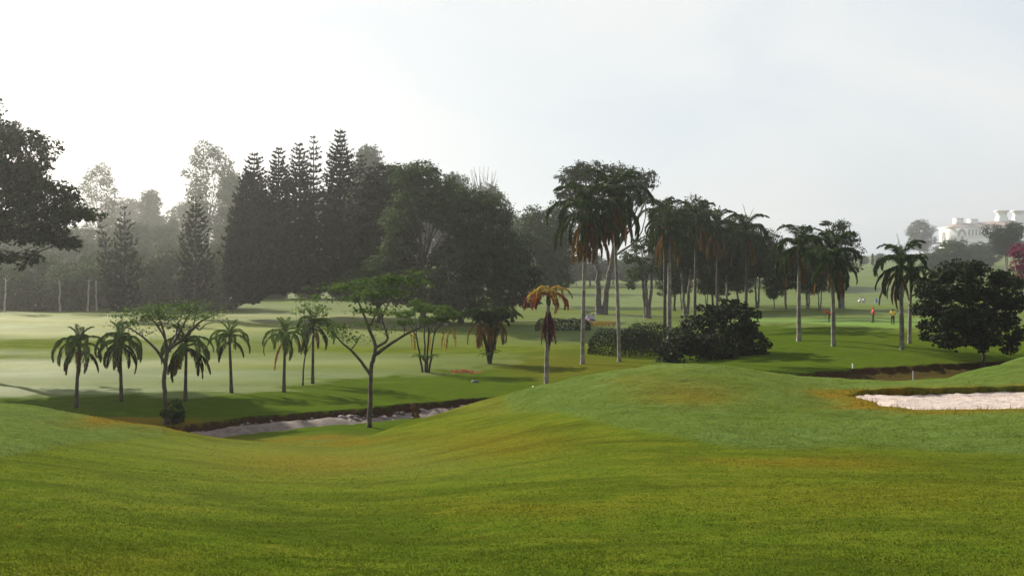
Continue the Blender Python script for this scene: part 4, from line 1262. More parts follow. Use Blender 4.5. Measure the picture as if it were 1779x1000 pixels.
b = find(850, 631, 86, 104)
clump('palm_clump', 'dark clump of palms with brown dead fronds drooping all round', b,
      [(-0.9, 0.2, 4.0, 0.16), (0.1, -0.3, 4.3, 0.18), (0.9, 0.3, 4.1, 0.16), (0.2, 0.6, 3.6, 0.15)],
      [('clump_out', 10, -0.9, 0.2, 3.7, 'frond', 1.02), ('clump_out', 10, 0.1, -0.3, 3.9, 'frond', 1.02), ('clump_out', 10, 0.9, 0.3, 3.8, 'frond', 1.02), ('clump_out', 9, 0.2, 0.6, 3.3, 'frond', 1.0),
       ('clump_dead', 5, -0.9, 0.0, 3.6, 'dead_frond', 1.0), ('clump_dead', 5, 0.9, 0.0, 3.6, 'dead_frond', 1.0), ('clump_dead', 5, 0.0, -0.3, 3.5, 'dead_frond', 0.8),
       ('fern', 10, 0, 0, 0.7, 'frond', 1.1)], 101)
b = find(740, 646, 80, 94)
d_ = b[1]
root = leafy(740, d_, [(705, 545, 16, 0.5), (735, 535, 20, 0.45), (765, 538, 20, 0.45), (788, 545, 14, 0.5), (720, 525, 11, 0.5), (745, 555, 17, 0.4), (775, 553, 14, 0.4), (700, 560, 10, 0.5)],
             102, 'fine leaved tree on several thin stems with a fern at its foot', 0.17, 85, 'leaf_bright', 'bark_dark', 0.09, 3.3, base=b, stems=4, spread=0.75, twigs=3, flat=0.35, name='multi_stem_tree')
rng_ = np.random.default_rng(103)
for i in range(12):
    link('fern_frond', FRONDS['fern'][i % 2], root, (rng_.uniform(-0.2, 0.2), rng_.uniform(-0.2, 0.2), 0.9), (0, rng_.uniform(-0.3, 0.2), i * 0.53), (1.2,) * 3)
for i, (x, z) in enumerate([(-1.4, 3.6), (-1.0, 3.4), (1.6, 3.6), (1.9, 3.5), (2.2, 3.7), (1.2, 3.3), (0.3, 3.3)]):
    link('hanging_frond', FRONDS['yellow_hang'][i % 2], root, (x, rng_.uniform(-0.6, 0.2), z), (0, 0, i * 1.3), (0.9,) * 3)


# ------------------------------------------------------------------ woods in the background
def proto(seed, H, wid, low, n, shape, leaf, per, lmat, bmat, fork, tr, flat=0.75, r=(0.16, 0.28), **kw):
    rng = np.random.default_rng(seed)
    t = build_tree('background_tree', 'x', 'tree', (0, 0, 0), auto_blobs(H, wid, low, n, rng, r, shape, flat), tr, fork, leaf, per, M[lmat], M[bmat], seed, **kw)
    t['H'] = H
    return t


PROTO = {
    'round': proto(201, 20, 15, 0.30, 20, 'round', 0.52, 8.5, 'leaf_mid', 'bark', 6, 0.35, sub=0.26, hollow=0.3),
    'tall': proto(202, 26, 13, 0.28, 24, 'tall', 0.55, 8.5, 'leaf_mid', 'bark_grey', 8, 0.35, sub=0.26, hollow=0.3),
    'spread': proto(203, 20, 17, 0.50, 18, 'spread', 0.52, 8, 'leaf_dark', 'bark_grey', 8, 0.35, stems=2, spread=0.9, sub=0.24, flat=0.6, hollow=0.3),
    'bush': proto(204, 10, 11, 0.08, 22, 'round', 0.48, 9, 'leaf_mid', 'bark_pale', 2.2, 0.18, sub=0.28, hollow=0.3),
    'airy': proto(205, 24, 14, 0.35, 26, 'round', 0.46, 5.5, 'leaf_pale', 'bark_grey', 9, 0.30, r=(0.11, 0.19), sub=0.24, hollow=0.2, twigs=1),
    'grove': proto(206, 13, 9.5, 0.42, 15, 'spread', 0.42, 7.5, 'leaf_dark', 'bark_grey', 4.2, 0.20, stems=2, spread=0.5, sub=0.24, flat=0.6, hollow=0.3, twigs=1),
}
_used = set()
brng = np.random.default_rng(33)


def wood(kind, px, d, yt, label, group=None, wide=1.0, sink=0.0):
    b = at(px, d)
    b = (b[0], b[1], b[2] - sink)
    src = PROTO[kind]
    k = top_h(b, yt) / src['H']
    sc = (k * wide, k * wide, k)
    rz = brng.uniform(0, 6.28)
    if kind not in _used:
        _used.add(kind)
        src.location, src.rotation_euler, src.scale = b, (0, 0, rz), sc
        o = src
    else:
        o = copy_thing(src, b, rz, sc)
    o['label'] = label
    if group:
        o['group'] = group
    elif 'group' in o:
        del o['group']
    return o


UG, UL = 'understorey of the misty wood', 'low misty grey green tree in the understorey of the far left wood'
for px, d, yt in [(-150, 205, 440), (-80, 198, 452), (-20, 206, 442), (30, 198, 456), (75, 206, 446), (118, 199, 452), (165, 207, 440), (205, 205, 440), (255, 198, 446), (300, 205, 438), (345, 200, 450), (385, 206, 440),
                  (430, 240, 462), (480, 244, 465), (540, 244, 468), (600, 240, 462),
                  (0, 295, 420), (60, 300, 415), (130, 298, 418), (190, 302, 412), (240, 296, 420), (290, 302, 414), (335, 298, 420), (390, 300, 415), (-80, 300, 410)]:
    wood('bush', px, d, yt + brng.uniform(-6, 6), UL, UG, brng.uniform(0.9, 1.25))
wood('airy', 174, 420, 284, 'tall pale misty tree rising behind the conifer with two stems', wide=0.8)
wood('tall', 262, 504, 330, 'faint hazy tree standing back in the gap left of the lone conifer', wide=1.15)
wood('airy', 362, 406, 248, 'big misty tree with an airy crown above the lone conifer', wide=0.9)
wood('tall', 402, 420, 300, 'misty tree between the airy crown and the conifer row')
wood('tall', 300, 434, 378, 'small dim tree just left of the lone conifer', wide=0.9)
wood('round', 118, 448, 395, 'hazy rounded tree behind the tip of the big left crown', wide=0.8)
wood('tall', 640, 420, 254, 'hazy tree top showing behind the shortest conifer of the row')
wood('round', 700, 406, 288, 'hazy tree behind the tall tree with the pale forked trunk')
wood('tall', 790, 392, 302, 'hazy tree top rising above the wide bushy tree', wide=1.1)
wood('round', 850, 406, 322, 'hazy spreading tree below the bare twigs', wide=0.8)
wood('round', 930, 240, 360, 'grey tree behind the low dark tree, left of the tall palms', wide=0.75)
wood('round', 965, 250, 352, 'grey tree close behind the left tall palm', wide=0.7)
BG, BL = 'faint row at the back of the wood', 'faint hazy tree at the very back of the left wood'
for px, d, yt in [(-20, 345, 398), (40, 350, 402), (88, 340, 388), (140, 352, 392), (195, 345, 398), (228, 340, 386), (285, 350, 392), (325, 342, 398), (395, 350, 390), (-330, 590, 300), (-230, 580, 330), (-140, 575, 320), (-50, 585, 350), (40, 580, 360), (220, 590, 345), (320, 580, 352), (450, 590, 330), (560, 585, 330), (680, 590, 320), (760, 580, 330), (880, 580, 372), (960, 590, 392)]:
    wood('round', px, d, yt, BL, BG, 1.35)
# bare twigs above the wide bushy tree
b = at(838, 212)
root = thing('bare_tree', 'leafless tree with fine upright twigs above the wide bushy tree', 'tree', b)
mb = MB()
H = top_h(b, 286)
trng = np.random.default_rng(5)
mb.tube([(0, 0, -0.3), (0.2, 0, H * 0.4), (0.1, 0.1, H * 0.62)], [0.35, 0.25, 0.2], 6)
for i in range(26):
    z0 = H * trng.uniform(0.45, 0.66)
    e_ = np.array([trng.uniform(-3.2, 3.2), trng.uniform(-2.5, 2.5), H * trng.uniform(0.84, 1.0)])
    c_ = curve((0.1, 0.05, z0), e_, trng, 0.1, 6, 0.1)
    mb.tube(c_, np.linspace(0.11, 0.03, 6), 3, cap=False)
    for q in range(3):
        k_ = trng.integers(2, 5)
        mb.tube([c_[k_], c_[k_] + np.array([trng.uniform(-0.8, 0.8), trng.uniform(-0.8, 0.8), trng.uniform(1, 2.2)])], [0.05, 0.02], 3, cap=False)
link('trunk', mb.mesh('trunk', M['bark_grey']), root)

# pale thin trunks at the edge of the left wood
TG = 'slim trees with pale trunks at the wood edge'
for i, (px, d, yt, lab) in enumerate([(8, 186, 452, 'slim pale trunk at the wood edge, nearest the left edge of the view'),
                                      (104, 190, 455, 'slim slightly bent pale trunk at the wood edge, second from the left'),
                                      (152, 190, 455, 'slim straight pale trunk at the wood edge, left of a close pair'),
                                      (168, 191, 452, 'slim pale trunk at the wood edge, right of a close pair')]):
    b = at(px, d)
    H = top_h(b, yt)
    rng = np.random.default_rng(300 + i)
    build_tree('slim_tree', lab, 'tree', b, [(0, 0, H * 0.86, 2.0, 2.0, 1.0), (1.2, 0.6, H * 0.72, 1.6, 1.6, 0.8), (-1.1, -0.5, H * 0.75, 1.6, 1.6, 0.8)], 0.17, H * 0.62, 0.45, 5, M['leaf_mid'], M['bark_pale'], 300 + i, group=TG, lean=(rng.uniform(-0.3, 0.5), 0), sub=0.3)

# row of trees along the fairway, right of the tall palms
RL = [('spread', 1192, 186, 345, 'tree crown rising between the dark palm over the hedge and the thin trunked palm', 0.85),
      ('round', 1238, 200, 382, 'tree with a rounded crown behind the palm with golden brown fronds', 0.8),
      ('spread', 1262, 188, 398, 'grey branching tree behind the black shrub, left of the upright young frond', 0.8),
      ('spread', 1316, 192, 395, 'grey branching tree right behind the palm with the upright young frond', 0.8),
      ('round', 1345, 184, 430, 'drooping blue green tree in the gap left of the stout palm', 0.55),
      ('grove', 1366, 178, 425, 'small tree whose trunk stands left of the stout palm', 0.9),
      ('grove', 1404, 176, 420, 'small forked tree just right of the stout palm trunk', 0.9),
      ('grove', 1424, 170, 428, 'small tree between the stout palm and the putting golfer', 0.8),
      ('round', 1172, 205, 372, 'dark rounded tree filling the gap behind the thick pale palm trunk', 0.75),
      ('round', 1282, 212, 376, 'dark rounded tree behind the palm with the upright young frond', 0.75),
      ('round', 1402, 205, 402, 'dark leafy tree filling the gap between the stout and the mottled palm', 0.75),
      ('grove', 1185, 215, 440, 'small hazy tree seen under the palms left of the thin dark trunk', 0.9),
      ('grove', 1228, 228, 450, 'small hazy tree seen under the palms right of the thin dark trunk', 0.9)]
for kind, px, d, yt, lab, wd in RL:
    wood(kind, px, d, yt, lab, 'trees along the fairway', wd)
for px, d, yt in [(985, 470, 446), (1025, 480, 440), (1065, 500, 450), (1100, 470, 446), (1140, 490, 438), (1180, 480, 432), (1220, 470, 428), (1262, 490, 425), (1300, 480, 430), (1345, 470, 428), (1390, 480, 432), (1430, 490, 438), (1468, 700, 440), (1500, 850, 444), (1530, 950, 440), (1562, 1000, 438)]:
    wood('round', px, d, yt, 'faint hazy tree far behind the palms, seen between their trunks', 'hazy trees far behind the palms', 1.9)

# hillside on the right
wood('round', 1598, 1300, 382, 'hazy blue green tree with a flat tip left of the white mansion', wide=1.2)
wood('tall', 1516, 700, 440, 'faint pointed tree at the far end of the fairway', wide=0.6)
wood('bush', 1655, 620, 417, 'big rounded hazy bush tree below the left end of the white mansion', wide=1.7)
wood('bush', 1622, 600, 440, 'lower hazy bush tree at the edge of the far fairway', wide=1.7)
wood('bush', 1705, 660, 421, 'hazy green bush tree below the windows of the white mansion', wide=1.6)
wood('bush', 1690, 480, 452, 'green bush tree showing just above the round dark tree', wide=1.7)
wood('spread', 1748, 500, 386, 'darker tree partly covering the right end of the white mansion', wide=1.0)
wood('bush', 1800, 600, 405, 'hazy tree at the right edge beside the white mansion', wide=1.0)
wood('airy', 1640, 1450, 402, 'faint thin tree at the left corner of the white mansion', wide=0.5)
wood('airy', 1672, 1440, 410, 'faint thin tree in front of the arched gable of the mansion', wide=0.5)
wood('bush', 1560, 700, 462, 'faint low tree on the slope at the top of the far fairway', wide=1.3)
leafy(1775, 165, [(1765, 440, 12), (1780, 432, 14), (1795, 445, 16), (1770, 460, 13), (1790, 470, 16), (1810, 450, 16), (1775, 482, 12), (1800, 490, 14)],
      210, 'pink flowering tree at the right edge behind the round dark tree', 0.30, 18, 'pink', 'bark', 0.18, 3.5, name='flowering_tree')

# ------------------------------------------------------------------ white mansion on the hill
M['mansion_wall'] = mat_plain('mansion_wall', (0.78, 0.76, 0.73), 0.8, (0.70, 0.68, 0.66), 0.3)
M['mansion_roof'] = mat_plain('mansion_roof', (0.26, 0.19, 0.175), 0.8, (0.22, 0.165, 0.155), 0.6)
M['mansion_glass'] = mat_plain('mansion_window', (0.15, 0.16, 0.17), 0.2, (0.12, 0.13, 0.14), 0.5, spec=0.6)  # panes paled in colour to imitate haze and sky reflection
D0 = 1700.0
kk_ = D0 / F
gx = lambda px: (px - 1700) * kk_
gh = lambda y, z0: (HY - y) * kk_ - z0
mx0 = (1700 - CX) * kk_
mz0 = min(gz(mx0, D0), (HY - 432) * kk_)
man = thing('mansion', 'white mansion with a long row of tall windows on the misty hill', 'building', (mx0, D0, mz0))
hz = lambda y: gh(y, mz0)


def mpart(name, build, mat, parent=man):
    mb = MB()
    build(mb)
    return link(name, mb.mesh(name, M[mat]), parent)


def bx_(px0, px1, y0, y1, yb0, yb1):
    return lambda mb: mb.box(((gx(px0) + gx(px1)) / 2, (yb0 + yb1) / 2 * 3.2, (hz(y0) + hz(y1)) / 2), (gx(px1) - gx(px0), (yb1 - yb0) * 3.2, hz(y0) - hz(y1)))


mpart('wall', bx_(1651, 1772, 396, 445, 0, 14), 'mansion_wall')
mpart('cornice', bx_(1650, 1773, 393.5, 396, -0.6, 14.6), 'mansion_wall')
mpart('string_course', bx_(1650.5, 1772, 409.8, 411, -0.4, -0.003), 'mansion_wall')
mpart('terrace_wall', bx_(1660, 1768, 424, 450, -6, -0.5), 'mansion_wall')
mpart('roof', lambda mb: mb.add([(gx(1653), -2.6, hz(394)), (gx(1772), -2.6, hz(393)), (gx(1772), 47, hz(393)), (gx(1653), 47, hz(394)), (gx(1668), 23, hz(387)), (gx(1772), 23, hz(381))],
                                [[0, 1, 5, 4], [2, 3, 4, 5]]), 'mansion_roof')
mpart('roof_hip', lambda mb: mb.add([(gx(1653), -2.6, hz(394)), (gx(1668), 23, hz(387)), (gx(1653), 47, hz(394))], [[0, 1, 2]]), 'mansion_roof')
for i in range(8):
    pxw = 1683.5 + 6.1 * i
    w_ = mpart('window', bx_(pxw - 1.7, pxw + 1.7, 397.6, 408.6, -0.25, -0.004), 'mansion_wall')
    mpart('pane', bx_(pxw - 1.25, pxw + 1.25, 398.4, 408.2, -0.30, -0.252), 'mansion_glass', w_)
for px0, px1, y0 in [(1668, 1680, 378), (1693, 1705, 379.5)]:
    c = mpart('chimney', bx_(px0, px1, y0 + 1, 394, 4, 9), 'mansion_wall')
    mpart('chimney_cap', bx_(px0 - 0.6, px1 + 0.6, y0, y0 + 1, 3.8, 9.2), 'mansion_wall', c)
for px0 in (1746, 1775):
    def tw(mb, p=px0):
        hw = gx(1707) - gx(1700)
        c = np.array([gx(p + 7), 26.0])
        lv = [(395, 1.15), (376.5, 1.15), (376, 1.0), (370, 0.95), (367, 1.15), (365.5, 1.4), (364, 1.4)]
        v, q = [], []
        for y, s in lv:
            for sx, sy in ((-1, -1), (1, -1), (1, 1), (-1, 1)):
                v.append((c[0] + sx * hw * s, c[1] + sy * hw * s, hz(y)))
        for i in range(len(lv) - 1):
            for j in range(4):
                q.append([i * 4 + j, i * 4 + (j + 1) % 4, i * 4 + 4 + (j + 1) % 4, i * 4 + 4 + j])
        q.append([len(v) - 4, len(v) - 3, len(v) - 2, len(v) - 1])
        mb.add(v, q)
    mpart('tower', tw, 'mansion_wall')


def arch(mb):
    n = 14
    an = np.linspace(0, math.pi, n)
    v, q = [], []
    for y_ in (-1.2, -0.02):
        for rr0 in (1.0, 0.62):
            for a_ in an:
                v.append((gx(1671 + 7.5 * rr0 * math.cos(a_)), y_, hz(410 - 13 * rr0 * math.sin(a_))))
    for i in range(n - 1):
        q += [[i, i + 1, n + i + 1, n + i], [2 * n + i, 3 * n + i, 3 * n + i + 1, 2 * n + i + 1], [i, 2 * n + i, 2 * n + i + 1, i + 1], [n + i, n + i + 1, 3 * n + i + 1, 3 * n + i]]
    mb.add(v, q)


M['mansion_trim'] = mat_plain('mansion_trim', (0.26, 0.265, 0.27), 0.7, (0.20, 0.205, 0.21), 0.5)  # grey lightened to imitate haze
mpart('arched_gable', arch, 'mansion_trim')

# ------------------------------------------------------------------ golfers
M['skin'] = mat_plain('skin', (0.20, 0.11, 0.07), 0.6)
M['red_shirt'] = mat_plain('red_shirt', (0.55, 0.02, 0.015), 0.8, (0.42, 0.015, 0.01))
M['yellow_shirt'] = mat_plain('yellow_shirt', (0.72, 0.52, 0.05), 0.8, (0.6, 0.42, 0.04))
M['dark_cloth'] = mat_plain('dark_trousers', (0.012, 0.012, 0.016), 0.9)
M['brown_cloth'] = mat_plain('brown_trousers', (0.035, 0.018, 0.014), 0.9)
M['hair'] = mat_plain('dark_hair', (0.012, 0.009, 0.008), 0.7)
M['club_metal'] = mat_plain('club_metal', (0.35, 0.35, 0.36), 0.3, metal=0.8)
M['grip'] = mat_plain('club_grip', (0.02, 0.02, 0.02), 0.8)


def skin_mesh(name, joints, edges, mat, grow=0.0, root=0):
    keys = list(joints)
    me = bpy.data.meshes.new(name)
    me.from_pydata([joints[k][:3] for k in keys], [(keys.index(a_), keys.index(b_)) for a_, b_ in edges], [])
    tmp = bpy.data.objects.new('tmp', me)
    COL.objects.link(tmp)
    tmp.modifiers.new('skin', 'SKIN')
    sub_ = tmp.modifiers.new('sub', 'SUBSURF')
    sub_.levels = sub_.render_levels = 1
    for i, k in enumerate(keys):
        r_ = joints[k][3] + grow
        me.skin_vertices[0].data[i].radius = (r_, r_ * (0.72 if k in ('chest', 'pelvis', 'belly') else 1.0)) if k in ('chest', 'pelvis', 'belly') else (r_, r_)
        me.skin_vertices[0].data[i].use_root = (i == root)
    dg = bpy.context.evaluated_depsgraph_get()
    out = bpy.data.meshes.new_from_object(tmp.evaluated_get(dg))
    bpy.data.objects.remove(tmp)
    out.materials.clear()
    out.materials.append(mat)
    out.polygons.foreach_set('use_smooth', np.ones(len(out.polygons), bool))
    return out


ARM = [('sh', 'el'), ('el', 'wr')]
BODY_E = [('pelvis', 'belly'), ('belly', 'chest'), ('chest', 'neck'), ('neck', 'head'), ('head', 'crownp')]
for s_ in 'lr':
    BODY_E += [('chest', 'sh' + s_), ('sh' + s_, 'el' + s_), ('el' + s_, 'wr' + s_), ('wr' + s_, 'palm' + s_), ('pelvis', 'hip' + s_), ('hip' + s_, 'kn' + s_), ('kn' + s_, 'an' + s_), ('an' + s_, 'toe' + s_)]


def person(label, base, J, shirt, trousers, headwear, rz):
    root = thing('person', label, 'person', base, rz, 'golfers on the green')
    link('body', skin_mesh('body', J, BODY_E, M['skin']), root)
    sj = {k: J[k] for k in ('belly', 'chest', 'neck')}
    hm_ = np.array(J['pelvis'][:3]) - 0.35 * (np.array(J['belly'][:3]) - np.array(J['pelvis'][:3]))
    sj['pelvis'] = tuple(hm_) + (0.148,)
    sj['neck'] = tuple(np.array(J['neck'][:3]) * 0.35 + np.array(J['chest'][:3]) * 0.65) + (0.085,)
    se = [('pelvis', 'belly'), ('belly', 'chest'), ('chest', 'neck')]
    for s in 'lr':
        sj['sh' + s] = J['sh' + s]
        a_, b_ = np.array(J['sh' + s][:3]), np.array(J['el' + s][:3])
        sj['sl' + s] = tuple(a_ + (b_ - a_) * 0.85) + (0.052,)
        se += [('chest', 'sh' + s), ('sh' + s, 'sl' + s)]
    link('shirt', skin_mesh('shirt', sj, se, M[shirt], 0.022), root)
    tj = {k: J[k] for k in ('pelvis', 'hipl', 'hipr', 'knl', 'knr')}
    te = []
    for s in 'lr':
        tj['an' + s] = tuple(np.array(J['an' + s][:3]) + np.array([0, 0, 0.02])) + (0.055,)
        te += [('pelvis', 'hip' + s), ('hip' + s, 'kn' + s), ('kn' + s, 'an' + s)]
    tj['waist'] = tuple(np.array(J['pelvis'][:3]) * 0.5 + np.array(J['belly'][:3]) * 0.5) + (0.135,)
    te.append(('pelvis', 'waist'))
    link('trousers', skin_mesh('trousers', tj, te, M[trousers], 0.02), root)
    for s in 'lr':
        sm_ = MB()
        a_, t_ = np.array(J['an' + s][:3]), np.array(J['toe' + s][:3])
        dv = t_ - a_
        dv[2] = 0
        g0 = np.array([a_[0], a_[1], 0.0])
        sm_.tube([g0 - dv * 0.35 + [0, 0, 0.045], g0 + [0, 0, 0.06], g0 + dv * 0.6 + [0, 0, 0.05], g0 + dv * 1.25 + [0, 0, 0.035]], [0.045, 0.062, 0.055, 0.035], 8)
        link('shoe', sm_.mesh('shoe', M['hair'], True), root)
    h = np.array(J['head'][:3])
    up = np.array(J['crownp'][:3]) - h
    up /= np.linalg.norm(up)
    hm = MB()
    ang = np.linspace(0.0, 1.0, 7)
    u_ = np.cross(up, [0, 1, 0.01])
    hm.tube(np.array([h + up * (-0.02 + 0.15 * t) for t in ang]), 0.118 * np.sqrt(np.clip(1.02 - ang ** 2.5, 0.03, 1)), 10)
    link('cap' if headwear != 'hair' else 'hair', hm.mesh('cap', M[headwear], True), root)
    if headwear != 'hair':
        f_ = np.array([1.0, 0, 0])
        f_ = f_ - up * (f_ @ up)
        f_ /= np.linalg.norm(f_)
        bm_ = MB()
        s__ = np.cross(up, f_)
        c0 = h + up * 0.01
        bm_.add([c0 + f_ * 0.10 - s__ * 0.09, c0 + f_ * 0.20 - s__ * 0.05 - up * 0.02, c0 + f_ * 0.20 + s__ * 0.05 - up * 0.02, c0 + f_ * 0.10 + s__ * 0.09,
                 c0 + f_ * 0.10 - s__ * 0.09 + up * 0.015, c0 + f_ * 0.20 - s__ * 0.05 - up * 0.008, c0 + f_ * 0.20 + s__ * 0.05 - up * 0.008, c0 + f_ * 0.10 + s__ * 0.09 + up * 0.015],
                [[0, 1, 2, 3], [7, 6, 5, 4], [0, 4, 5, 1], [1, 5, 6, 2], [2, 6, 7, 3], [3, 7, 4, 0]])
        link('cap_brim', bm_.mesh('cap_brim', M[headwear]), root)
    # fingers: five short tapering digits on each palm
    for s in 'lr':
        pm, wr = np.array(J['palm' + s][:3]), np.array(J['wr' + s][:3])
        dv = pm - wr
        dv /= np.linalg.norm(dv)
        sv = np.cross(dv, [0, 0, 1.0]) if abs(dv[2]) < 0.9 else np.array([0, 1.0, 0])
        sv /= np.linalg.norm(sv)
        cv = np.cross(dv, sv)
        hand = MB()
        for k, (o_, ln) in enumerate(zip((-0.03, -0.01, 0.01, 0.03), (0.065, 0.078, 0.072, 0.056))):
            hand.tube([pm - dv * 0.03 + sv * o_, pm + dv * ln * 0.55 + sv * o_, pm + dv * ln * 0.85 + sv * o_ + cv * 0.03], [0.011, 0.010, 0.008], 5)
        hand.tube([pm - dv * 0.05 + sv * 0.035, pm - dv * 0.01 + sv * 0.06, pm + dv * 0.02 + sv * 0.06 + cv * 0.02], [0.012, 0.011, 0.009], 5)
        link('fingers', hand.mesh('fingers', M['skin'], True), root)
    # face: nose and ears
    fm = MB()
    f_ = np.array([1.0, 0, 0])
    f_ = f_ - up * (f_ @ up)
    f_ /= np.linalg.norm(f_)
    s__ = np.cross(up, f_)
    fm.tube([h + f_ * 0.085 + up * 0.0, h + f_ * 0.118 - up * 0.03, h + f_ * 0.09 - up * 0.045], [0.008, 0.016, 0.008], 5)
    link('nose', fm.mesh('nose', M['skin'], True), root)
    for s in (-1, 1):
        em = MB()
        em.tube([h + s__ * s * 0.095 + up * 0.02, h + s__ * s * 0.112, h + s__ * s * 0.095 - up * 0.035], [0.012, 0.018, 0.01], 5)
        link('ear', em.mesh('ear', M['skin'], True), root)
    return root


def standing(hand_l, el_l, hand_r, el_r, step=0.0):
    J = {'pelvis': (0, 0, 0.95, 0.15), 'belly': (0, 0, 1.10, 0.145), 'chest': (0, 0, 1.34, 0.17), 'neck': (0.01, 0, 1.50, 0.062), 'head': (0.02, 0, 1.60, 0.095), 'crownp': (0.02, 0, 1.70, 0.07)}
    for s, y in (('l', 1), ('r', -1)):
        J['sh' + s] = (0, 0.20 * y, 1.40, 0.065)
        J['hip' + s] = (0, 0.10 * y, 0.90, 0.10)
        J['kn' + s] = (0.02 + step * y, 0.11 * y, 0.49, 0.065)
        J['an' + s] = (step * y, 0.12 * y, 0.09, 0.048)
        J['toe' + s] = (0.17 + step * y, 0.13 * y, 0.035, 0.035)
    for s, e1, h1 in (('l', el_l, hand_l), ('r', el_r, hand_r)):
        J['el' + s] = (*e1, 0.048)
        w = np.array(e1) + (np.array(h1) - np.array(e1)) * 0.84
        J['wr' + s] = (*w, 0.034)
        J['palm' + s] = (*h1, 0.038)
    return J


def club(label, top, foot, base, rz):
    """club from the hands to the turf, in the golfer's own axes"""
    ca, sa = math.cos(rz), math.sin(rz)
    root = thing('golf_club', label, 'golf club', base, rz, 'golf clubs held by the golfers')
    top, foot = np.array(top), np.array(foot)
    dv = (foot - top) / np.linalg.norm(foot - top)
    for nm, p0, p1, r_, m_ in (('grip', top, top + dv * 0.28, 0.016, 'grip'), ('shaft', top + dv * 0.28, foot, 0.008, 'club_metal')):
        mb = MB()
        mb.tube([p0, (p0 + p1) / 2, p1], r_, 6)
        link(nm, mb.mesh(nm, M[m_]), root)
    mb = MB()
    mb.box(foot + np.array([0, 0, 0.012]), (0.03, 0.11, 0.03))
    link('club_head', mb.mesh('club_head', M['club_metal']), root)


# putting golfer: bent from the hips, facing left
b = find(1440, 559, 118, 140)
J = {'pelvis': (-0.12, 0, 0.95, 0.15), 'belly': (0.0, 0, 1.06, 0.145), 'chest': (0.22, 0, 1.23, 0.17), 'neck': (0.38, 0, 1.33, 0.062), 'head': (0.47, 0, 1.36, 0.095), 'crownp': (0.56, 0, 1.39, 0.07)}
for s, y in (('l', 1), ('r', -1)):
    J['sh' + s] = (0.26, 0.19 * y, 1.24, 0.065)
    J['el' + s] = (0.33, 0.17 * y, 0.98, 0.048)
    J['wr' + s] = (0.37, 0.05 * y, 0.78, 0.034)
    J['palm' + s] = (0.38, 0.03 * y, 0.70 - 0.05 * (y > 0), 0.038)
    J['hip' + s] = (-0.10, 0.11 * y, 0.90, 0.10)
    J['kn' + s] = (0.02, 0.14 * y, 0.49, 0.065)
    J['an' + s] = (-0.03, 0.16 * y, 0.09, 0.048)
    J['toe' + s] = (0.15, 0.18 * y, 0.035, 0.035)
person('person in red shirt bending over a putt beside the mottled palm', b, J, 'red_shirt', 'brown_cloth', 'red_shirt', math.pi - 0.25)
club('putter held by the bending person in red', (0.38, 0, 0.76), (0.55, 0, 0.02), b, math.pi - 0.25)
b = find(1517, 560, 118, 145)
person('person in red shirt and red cap standing on the green', b, standing((0.33, 0.10, 1.02), (0.12, 0.26, 1.12), (0.30, -0.08, 1.00), (0.10, -0.27, 1.12), 0.05), 'red_shirt', 'dark_cloth', 'red_shirt', math.pi)
club('golf club held by the standing person in red', (0.32, 0.0, 1.05), (0.42, 0.06, 0.02), b, math.pi)
b = find(1551, 563, 112, 140)
person('person in yellow shirt with dark hair standing right of the others', b, standing((0.20, 0.10, 1.05), (0.02, 0.30, 1.14), (0.16, -0.12, 0.98), (0.0, -0.28, 1.12), 0.04), 'yellow_shirt', 'brown_cloth', 'hair', -math.pi / 2 - 0.3)

# ------------------------------------------------------------------ golf carts
M['cart_white'] = mat_plain('cart_white', (0.72, 0.70, 0.72), 0.35, (0.66, 0.62, 0.66), 2.0, spec=0.5)
M['cart_pink'] = mat_plain('cart_lilac', (0.42, 0.24, 0.36), 0.35, (0.36, 0.20, 0.31), 2.0, spec=0.5)
M['cart_black'] = mat_plain('cart_black', (0.015, 0.015, 0.018), 0.5)
M['tyre'] = mat_plain('tyre', (0.012, 0.012, 0.012), 0.9)
M['bag_blue'] = mat_plain('bag_blue', (0.02, 0.08, 0.42), 0.6)
M['bag_orange'] = mat_plain('bag_orange', (0.6, 0.12, 0.02), 0.6)


